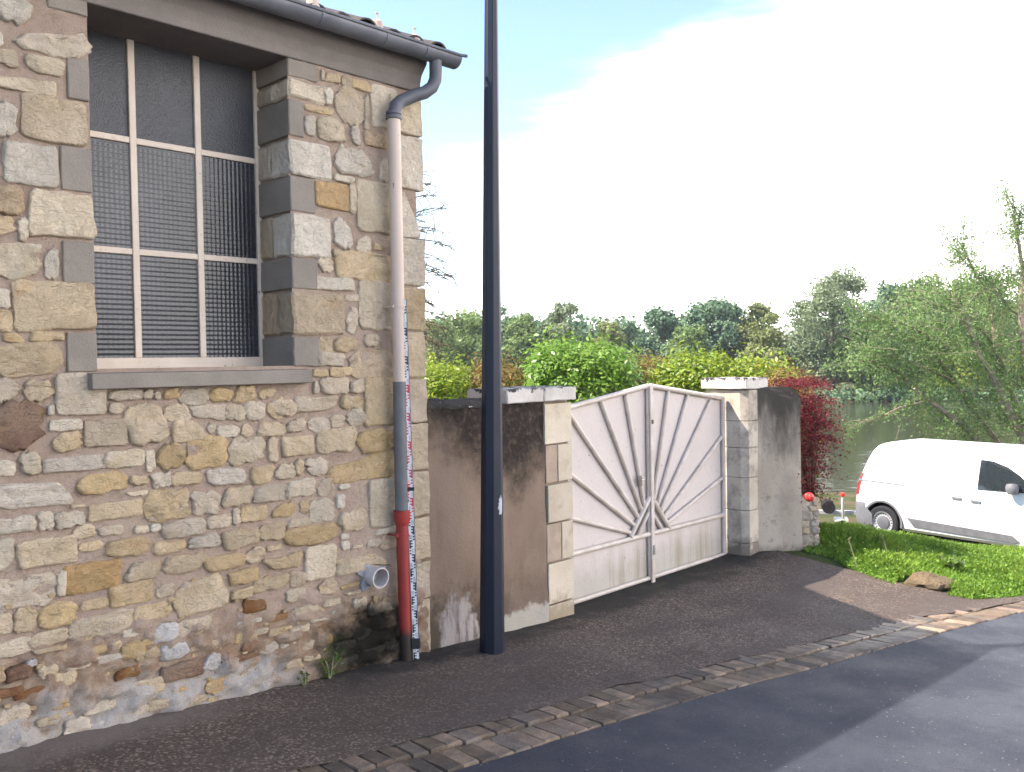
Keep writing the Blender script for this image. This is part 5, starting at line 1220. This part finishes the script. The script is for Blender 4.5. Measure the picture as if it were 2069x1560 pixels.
# a few taller clumps and stalks at the edge
wm = leaf_mat('weed_leaf', G((0.05, 0.11, 0.015), (0.09, 0.16, 0.025), (0.14, 0.20, 0.05)), 0.35)
stalk = simple('dry_stalk', (0.28, 0.25, 0.14), 0.8)
def weed(label, c, h, nl, spread, seed, cat='weed', name='weed', m_=None, stems=5, ls=0.05, asp=0.25):
    rg = np.random.default_rng(seed); t = thing(name, label, cat); b = MB(); C = []; N_ = []
    for k in range(stems):
        an = rg.uniform(0, 6.28); e = c+np.array([math.cos(an)*spread*rg.random(), math.sin(an)*spread*rg.random(), h*rg.uniform(0.6, 1.0)])
        b.tube([c-np.array([0, 0, 0.02]), (c+e)/2+rg.normal(0, 0.01, 3), e], [0.004, 0.003, 0.0012], 5)
        tt = rg.uniform(0.1, 1.0, (nl//stems, 1)); C.append(c+(e-c)*tt+rg.normal(0, ls*0.35, (nl//stems, 3))); N_.append(unit(rg.normal(0, 1, (nl//stems, 3))+np.array([0, 0, 1])))
    b.build('stem', stalk, t); C = np.concatenate(C); leaf_obj('foliage', C, np.concatenate(N_), ls, m_ or wm, t, asp, 0.2, None, rg); return t
weed('tuft of narrow green weeds at the foot of the house wall beside the mould', np.array([3.36, 4.90, float(ground(3.36, 4.90))]), 0.20, 60, 0.10, 31, ls=0.05)
weed('small pale green fern like weed low on the house wall foot, left of the tuft', np.array([3.16, 4.89, float(ground(3.16, 4.89))]), 0.11, 50, 0.08, 32, ls=0.032, asp=0.5)
for i, (x, y, h, lab) in enumerate([(1735, 1150, 0.34, 'thin dry stalk leaning in the grass beside the drive'), (1800, 1135, 0.30, 'short dry stalk in the middle of the grass bank'), (1925, 1160, 0.22, 'rounded leafy dock like plant in the grass bank, right of the rock')]):
    p = hit(x, y)
    if i < 2:
        t = thing('dry_stalk', lab, 'stalk'); b = MB(); d_ = -RTV*0.35+np.array([0, 0, 1.0]); b.tube([p-np.array([0, 0, 0.05]), p+d_*h*0.5, p+d_*h+RTV*0.01], [0.005, 0.004, 0.002], 5); b.build('stem', stalk, t)
        b = MB()
        for k in range(6): q = p+d_*h*(0.55+0.08*k); b.tube([q, q+RTV*random.uniform(-0.04, 0.04)+np.array([0, 0, 0.03])], [0.003, 0.0015], 4)
        b.build('seed_spray', stalk, t)
    else: weed(lab, p, h, 120, 0.14, 60+i, stems=8, ls=0.07, asp=0.6)
rock = hit(1872, 1184)
rm = stone_mat('rock_mossy', (0.24, 0.185, 0.13), (0.18, 0.14, 0.10), (0.08, 0.09, 0.03), 0.5, 1.5)
bm = bmesh.new(); bmesh.ops.create_icosphere(bm, subdivisions=3, radius=1.0)
Pq = np.array([v.co for v in bm.verts]); dq = 1+0.22*fbm(Pq, 1.3, 3, 9)+0.08*fbm(Pq, 4, 2, 5)
for v, k in zip(bm.verts, dq): v.co = Vector((v.co[0]*0.25*k, v.co[1]*0.17*k, max(-0.3, v.co[2])*0.13*k))
me = bpy.data.meshes.new('rock'); bm.to_mesh(me); bm.free(); o = link('rock', me, rm); o.location = (rock[0]+0.02, rock[1], rock[2]+0.015); o.rotation_euler = (0, 0, -0.75)
tag(o, 'lump of broken stone half sunk at the edge of the grass', 'rock', kind='thing')
# ------------------------------------------------------------------ vehicles
WHT = simple('car_white', (0.80, 0.80, 0.80), 0.25, 0.5, var=0.02)
TRIM = simple('grey_plastic', (0.13, 0.13, 0.14), 0.6, 0.35)
RUB = simple('tyre_rubber', (0.022, 0.022, 0.024), 0.85, 0.2)
STL = simple('wheel_steel', (0.42, 0.42, 0.43), 0.4, 0.5, 0.3)
HUBM = simple('hub_grey', (0.10, 0.10, 0.11), 0.5, 0.4)
DARK = simple('underbody_black', (0.008, 0.008, 0.009), 0.9, 0.1)
WIN = simple('window_dark', (0.02, 0.025, 0.03), 0.04, 0.8)
LAMP = simple('tail_lamp_red', (0.30, 0.012, 0.02), 0.2, 0.6)
class Frame:
    def __init__(s, O, fr): s.O = np.asarray(O, float); s.f = np.array([fr[0], fr[1], 0.0]); s.f /= np.linalg.norm(s.f); s.n = np.array([s.f[1], -s.f[0], 0.0])
    def __call__(s, l, w, h): return tuple(s.O+s.f*l+s.n*w+np.array([0, 0, h]))
def body(fr, rows, nst=30):
    """rows: (z, l_start, l_end, half width, rounding) from sill to roof centre line; both sides and the end caps"""
    ts = np.concatenate([[0, 0.008, 0.02, 0.04], np.linspace(0.07, 0.93, nst), [0.96, 0.98, 0.992, 1.0]])
    b = MB(); V = []; nt = len(ts); nr = len(rows)
    for sd in (1, -1):
        for z, l0, l1, hw, ed in rows:
            for t in ts:
                e = min(t, 1-t); k = 1-ed*(1-min(1, e/0.04))**2.2
                V.append(fr(l0+(l1-l0)*t, sd*hw*k, z))
    F = []
    for s in (0, 1):
        o = s*nt*nr
        for r in range(nr-1):
            for i in range(nt-1): F.append((o+r*nt+i, o+r*nt+i+1, o+(r+1)*nt+i+1, o+(r+1)*nt+i))
    o = nt*nr
    for r in range(nr-1):
        for i in (0, nt-1): F.append((r*nt+i, (r+1)*nt+i, o+(r+1)*nt+i, o+r*nt+i))
    for i in range(nt-1): F.append((i, i+1, o+i+1, o+i))
    b.add(V, F); return b
def hw_at(rows, z):
    return float(np.interp(z, [r[0] for r in rows], [r[3] for r in rows]))
def panel(fr, rows, pts, off, th, side=1, n=0):
    """a skin piece lying on the body side: outline in (length, height)"""
    b = MB(); P = []
    for i in range(len(pts)):
        a, c = pts[i], pts[(i+1) % len(pts)]
        for k in range(6): t = k/6; P.append((a[0]+(c[0]-a[0])*t, a[1]+(c[1]-a[1])*t))
    A = [fr(l, side*(hw_at(rows, z)+off), z) for l, z in P]; B = [fr(l, side*(hw_at(rows, z)+off-th), z) for l, z in P]
    m = len(P); b.add(A+B, [tuple(range(m)), tuple(range(2*m-1, m-1, -1))]+[(i, (i+1) % m, m+(i+1) % m, m+i) for i in range(m)])
    return b
def cut_arches(o, fr, centres, r):
    b = MB()
    for l, z in centres: b.tube([np.array(fr(l, -1.2, z)), np.array(fr(l, 1.2, z))], r, 36)
    c = b.build('wheel_cut', DARK)
    md = o.modifiers.new('cut', 'BOOLEAN'); md.object = c; md.operation = 'DIFFERENCE'; md.solver = 'EXACT'
    dg = bpy.context.evaluated_depsgraph_get(); dg.update()
    me = bpy.data.meshes.new_from_object(o.evaluated_get(dg)); o.modifiers.clear(); o.data = me
    bpy.data.objects.remove(c)
def wheel(fr, l, w, z, side, parent, R=0.315):
    wo = link('wheel', None, parent=parent)
    ax = fr.n*side; C_ = np.array(fr(l, w, z))
    b = MB(); b.lathe([(R*0.66, -0.10), (R*0.90, -0.105), (R*0.985, -0.085), (R, -0.04), (R, 0.04), (R*0.985, 0.085), (R*0.90, 0.105), (R*0.66, 0.10), (R*0.66, -0.10)], C_, ax, 40); b.build('tyre', RUB, wo, smooth=True)
    b = MB(); b.lathe([(R*0.67, 0.0), (R*0.67, 0.092), (R*0.63, 0.096), (R*0.60, 0.075), (R*0.44, 0.062), (R*0.30, 0.07), (R*0.0, 0.07)], C_, ax, 40); b.build('rim', STL, wo, smooth=True)
    b = MB()
    e1 = fr.f; e2 = np.array([0, 0, 1.0])
    for k in range(20):
        an = 2*math.pi*k/20; p = C_+ax*0.066+(e1*math.cos(an)+e2*math.sin(an))*R*0.53
        b.tube([p, p+ax*0.007], R*0.042, 8)
    b.build('rim_hole', DARK, wo)
    b = MB(); b.lathe([(R*0.40, 0.064), (R*0.40, 0.084), (R*0.33, 0.092), (R*0.12, 0.096), (0.0, 0.096)], C_, ax, 28); b.build('hub_cap', HUBM, wo, smooth=True)

O = EYEV+ray(1783, 1055)*17.0; VF = Frame((O[0], O[1], O[2]-0.32), (-0.189, -0.982))
VF.O = VF.O-VF.n*0.90                                      # middle of the van
rows = [(0.20, -0.50, 3.85, 0.80, 0.06), (0.26, -0.58, 3.97, 0.87, 0.10), (0.45, -0.63, 4.05, 0.900, 0.12), (0.70, -0.62, 4.05, 0.912, 0.12), (0.92, -0.575, 3.95, 0.908, 0.12), (1.10, -0.53, 3.45, 0.893, 0.10),
        (1.30, -0.455, 3.20, 0.868, 0.10), (1.50, -0.37, 2.98, 0.838, 0.10), (1.66, -0.29, 2.78, 0.805, 0.12), (1.755, -0.215, 2.64, 0.765, 0.14), (1.80, -0.14, 2.55, 0.70, 0.15), (1.825, -0.06, 2.45, 0.56, 0.15), (1.835, -0.02, 2.40, 0.0, 0.0)]
van = thing('delivery_van', 'white panel van parked below the grass bank by the river', 'van')
bo = body(VF, rows).build('body', WHT, van, smooth=True)
cut_arches(bo, VF, [(0, 0.33), (3.10, 0.33)], 0.375)
b = MB()
for l in (0, 3.10): b.tube([np.array(VF(l, -0.80, 0.33)), np.array(VF(l, 0.80, 0.33))], 0.385, 30)
b.box((-0.4, -0.72, 0.16), (3.7, 0.72, 0.215), lambda p: VF(p[0], p[1], p[2])); b.build('underbody', DARK, van)
for l in (0, 3.10):
    for sd in (1, -1): wheel(VF, l, sd*0.80, 0.315, sd, van)
for sd in (1, -1):
    # dark arch lips
    for l in (0, 3.10):
        b = MB(); m = 22
        ring = lambda r, w: [VF(l+r*math.cos(math.pi*(k/(m-1)*1.12-0.06)), sd*w, 0.33+r*math.sin(math.pi*(k/(m-1)*1.12-0.06))) for k in range(m)]
        A, B_, C_, D_ = ring(0.372, 0.912), ring(0.41, 0.915), ring(0.372, 0.80), ring(0.41, 0.80)
        b.add(A+B_+C_+D_, [(k, k+1, m+k+1, m+k) for k in range(m-1)]+[(k+1, k, 2*m+k, 2*m+k+1) for k in range(m-1)]+[(m+k, m+k+1, 3*m+k+1, 3*m+k) for k in range(m-1)])
        b.build('wheel_arch_lip', TRIM, van, smooth=True)
    panel(VF, rows, [(0.50, 0.475), (2.38, 0.415), (2.50, 0.32), (2.44, 0.285), (0.62, 0.315)], 0.022, 0.03, sd).build('door_cladding', TRIM, van, bevel=0.004)
    panel(VF, rows, [(-0.50, 1.105), (0.44, 1.085), (0.44, 1.055), (-0.50, 1.075)], 0.006, 0.02, sd).build('sliding_door_rail', simple('rail_grey', (0.20, 0.20, 0.23), 0.5) if sd == 1 else TRIM, van)
    panel(VF, rows, [(1.80, 1.14), (1.83, 1.655), (2.05, 1.64), (2.28, 1.565), (2.50, 1.43), (2.80, 1.16)], 0.016, 0.024, sd).build('side_window', WIN, van)
    for l, z in ((1.36, 0.945), (1.70, 0.925)):
        panel(VF, rows, [(l, z+0.022), (l+0.17, z+0.016), (l+0.17, z-0.016), (l, z-0.016)], 0.03, 0.035, sd).build('door_handle', TRIM, van, bevel=0.008)
    for pts in ([(0.47, 0.42), (0.475, 0.42), (0.475, 1.70), (0.47, 1.70)], [(1.60, 0.42), (1.607, 0.42), (1.607, 1.72), (1.60, 1.72)], [(2.66, 0.5), (2.666, 0.5), (2.84, 1.12), (2.834, 1.12)]):
        panel(VF, rows, pts, 0.0015, 0.006, sd).build('door_seam', TRIM, van)
    b = MB(); c_ = np.array(VF(2.43, sd*0.99, 1.22)); b.lathe([(0, -0.10), (0.07, -0.09), (0.10, -0.03), (0.105, 0.03), (0.085, 0.08), (0, 0.09)], c_, (0.2, 0.1, 1), 14); b.tube([np.array(VF(2.48, sd*0.86, 1.15)), c_], 0.03, 8); b.build('wing_mirror', TRIM, van, smooth=True)
    # tail lamp wrapped on the rear corner
    b = MB(); P = []
    for z in np.linspace(0.80, 1.22, 8):
        ls = float(np.interp(z, [r[0] for r in rows], [r[1] for r in rows])); hw = hw_at(rows, z)
        k0 = 0.885; P.append((VF(ls-0.012, sd*hw*(k0-0.14), z), VF(ls-0.010, sd*hw*(k0+0.02), z), VF(ls+0.045, sd*(hw*0.965+0.004), z), VF(ls+0.085, sd*(hw*0.985+0.006), z)))
    V = [q for r in P for q in r]; b.add(V, [(4*i+j, 4*i+j+1, 4*i+5+j, 4*i+4+j) for i in range(7) for j in range(3)]); b.build('tail_lamp', LAMP, van, smooth=True)
# rear bumper wrapping round both corners
b = MB(); P = []; zs_ = [0.22, 0.30, 0.45, 0.60, 0.66]
path = [(-0.20, 0.925), (-0.40, 0.922), (-0.55, 0.885), (-0.635, 0.80), (-0.665, 0.60), (-0.675, 0.0)]
path = path+[(l, -w) for l, w in path[-2::-1]]
for z in zs_:
    k = {0.22: 0.97, 0.30: 0.99, 0.45: 1.0, 0.60: 1.0, 0.66: 0.985}[z]; top_l = 0.10 if z > 0.5 else 0
    for i, (l, w) in enumerate(path):
        P.append(VF(l*(k if abs(w) < 0.9 else 1)-(0.16 if (z > 0.55 and abs(w) > 0.91) else 0), w*k, z))
m = len(path); b.add(P, [(r*m+i, r*m+i+1, (r+1)*m+i+1, (r+1)*m+i) for r in range(len(zs_)-1) for i in range(m-1)])
b.build('rear_bumper', TRIM, van, smooth=True)
# windscreen
b = MB(); b.add([VF(3.42, 0.74, 1.13), VF(3.42, -0.74, 1.13), VF(2.67, -0.60, 1.745), VF(2.67, 0.60, 1.745)], [(0, 1, 2, 3)]); b.build('windscreen', WIN, van)

# a second car parked behind it: only its roof and windscreen pillar rise over the van
cp = at(2130, 1010, 19.3); CF2 = Frame((cp[0], cp[1], float(ground(cp[0], cp[1]))), (-0.189, -0.982))
rows2 = [(0.20, -0.3, 3.7, 0.74, 0.05), (0.30, -0.4, 3.8, 0.82, 0.1), (0.55, -0.42, 3.85, 0.85, 0.12), (0.80, -0.38, 3.75, 0.85, 0.12), (0.95, -0.30, 3.3, 0.83, 0.1), (1.05, 0.0, 2.75, 0.80, 0.1), (1.25, 0.20, 2.35, 0.72, 0.1), (1.42, 0.45, 1.95, 0.62, 0.12), (1.49, 0.65, 1.7, 0.45, 0.15), (1.51, 0.75, 1.6, 0.0, 0)]
CF2.O[2] += 0.28
car = thing('parked_car', 'silver car almost hidden behind the van roof, window pillar showing', 'car')
SIL = simple('car_silver', (0.42, 0.43, 0.45), 0.3, 0.5, 0.2)
bo = body(CF2, rows2, 20).build('body', SIL, car, smooth=True); cut_arches(bo, CF2, [(0.35, 0.31), (2.95, 0.31)], 0.34)
for l in (0.35, 2.95):
    for sd in (1, -1): wheel(CF2, l, sd*0.74, 0.30, sd, car, 0.30)
for sd in (1, -1):
    panel(CF2, rows2, [(0.35, 1.06), (0.60, 1.38), (1.25, 1.42), (1.25, 1.04)], 0.006, 0.012, sd).build('side_window', WIN, car)
    panel(CF2, rows2, [(1.31, 1.04), (1.31, 1.42), (1.85, 1.38), (2.42, 1.06)], 0.006, 0.012, sd).build('side_window', WIN, car)
    b = MB(); b.tube([CF2(2.72, sd*0.79, 1.07), CF2(1.92, sd*0.63, 1.43)], 0.025, 6); b.build('windscreen_pillar', SIL, car)
b = MB(); b.add([CF2(2.70, 0.72, 1.08), CF2(2.70, -0.72, 1.08), CF2(1.96, -0.55, 1.43), CF2(1.96, 0.55, 1.43)], [(0, 1, 2, 3)]); b.build('windscreen', WIN, car)

# boat trailer behind the van, and the red float on the wall stub
tp = at(1718, 1048, 18.3); tp[2] = float(ground(tp[0], tp[1])); TF = Frame(tp, (RTV*0.97-FWV*0.25)[:2])
trl = thing('boat_trailer', 'galvanised boat trailer hitched behind the van with a red handled jockey post', 'trailer')
GAL = simple('galvanised', (0.42, 0.43, 0.44), 0.5, 0.5, 0.2); REDP = simple('red_plastic', (0.55, 0.035, 0.03), 0.45, 0.4); WPL = simple('white_plastic', (0.7, 0.7, 0.66), 0.5)
hz = float(at(1718, 1036, 18.3)[2]-tp[2])
b = MB(); b.box((-2.6, -0.04, hz-0.045), (0.30, 0.04, hz+0.045), lambda p: TF(*p)); b.box((-2.6, -0.5, hz-0.09), (-2.5, 0.5, hz-0.045), lambda p: TF(*p)); b.build('drawbar', GAL, trl, bevel=0.008)
pxm = float(((at(1702, 1030, 18.3)-tp)@TF.f)); b = MB(); b.tube([TF(pxm, 0.09, 0.0), TF(pxm, 0.09, hz+0.32)], 0.03, 10); b.tube([TF(pxm, 0.09, hz+0.30), TF(pxm, 0.09, hz+0.36)], 0.018, 8); b.build('jockey_post', GAL, trl, smooth=True)
b = MB(); b.lathe([(0, -0.035), (0.04, -0.03), (0.05, 0.0), (0.04, 0.04), (0, 0.045)], TF(pxm, 0.09, hz+0.38), (0, 0, 1), 14); b.build('jockey_handle', REDP, trl, smooth=True)
b = MB(); b.tube([TF(pxm, 0.03, 0.08), TF(pxm, 0.15, 0.08)], 0.08, 14); b.build('jockey_wheel', RUB, trl)
px2 = float(((at(1674, 1026, 18.3)-tp)@TF.f)); b = MB(); b.tube([TF(px2, -0.16, hz+0.12), TF(px2, -0.08, hz+0.12), TF(px2, 0.08, hz+0.12), TF(px2, 0.16, hz+0.12)], [0.13, 0.08, 0.08, 0.13], 16); b.box((px2-0.04, -0.05, hz+0.04), (px2+0.04, 0.05, hz+0.12), lambda p: TF(*p)); b.build('bow_roller', RUB, trl, smooth=True)
b = MB(); b.tube([TF(0.20, 0, hz+0.05), TF(0.34, 0, hz+0.06), TF(0.40, 0, hz+0.02)], [0.05, 0.045, 0.03], 10); b.build('coupling', REDP, trl)
b = MB(); b.box((px2+0.12, -0.12, hz-0.17), (px2+0.38, 0.12, hz-0.11), lambda p: TF(*p)); b.build('mud_board', WPL, trl)
for sd in (1, -1):
    b = MB(); b.lathe([(0.12, -0.07), (0.24, -0.075), (0.26, 0), (0.24, 0.075), (0.12, 0.07), (0, 0.05)], TF(-2.5, sd*0.62, 0.26), TF.n*sd, 24); b.build('wheel', RUB, trl, smooth=True)
bp = at(1659, 1012, 9.85)
fc = np.array([9.47, 4.46, EYE-1.60+0.045])
b = MB(); nb_ = 20; V = []
for i in range(13):
    th = math.pi*i/12
    for k in range(nb_):
        ph = 2*math.pi*k/nb_; r_ = 0.052*(1+0.06*math.cos(10*ph/1.0)*math.sin(th)); V.append(fc+np.array([r_*math.sin(th)*math.cos(ph), r_*math.sin(th)*math.sin(ph), r_*math.cos(th)]))
b.add(V, [(i*nb_+k, i*nb_+(k+1) % nb_, (i+1)*nb_+(k+1) % nb_, (i+1)*nb_+k) for i in range(12) for k in range(nb_)])
fl = b.build('red_float', REDP, None, smooth=True); tag(fl, 'small ribbed red ball lying on the low stone wall under the maroon shrub', 'ball', kind='thing')
# ------------------------------------------------------------------ river air: pale even haze round everything
hm = bpy.data.materials.new('haze'); hm.use_nodes = True; ht = hm.node_tree; ht.nodes.clear()
hv = ht.nodes.new('ShaderNodeVolumePrincipled'); hv.inputs['Color'].default_value = (0.86, 0.92, 1.0, 1); hv.inputs['Density'].default_value = 0.0003; hv.inputs['Anisotropy'].default_value = 0.2
hn = ht.nodes.new('ShaderNodeOutputMaterial'); ht.links.new(hv.outputs[0], hn.inputs['Volume'])
b = MB(); b.box((-950, -950, -9.0), (950, 950, 24.0)); hz_ = b.build('haze', hm); tag(hz_, kind='stuff')
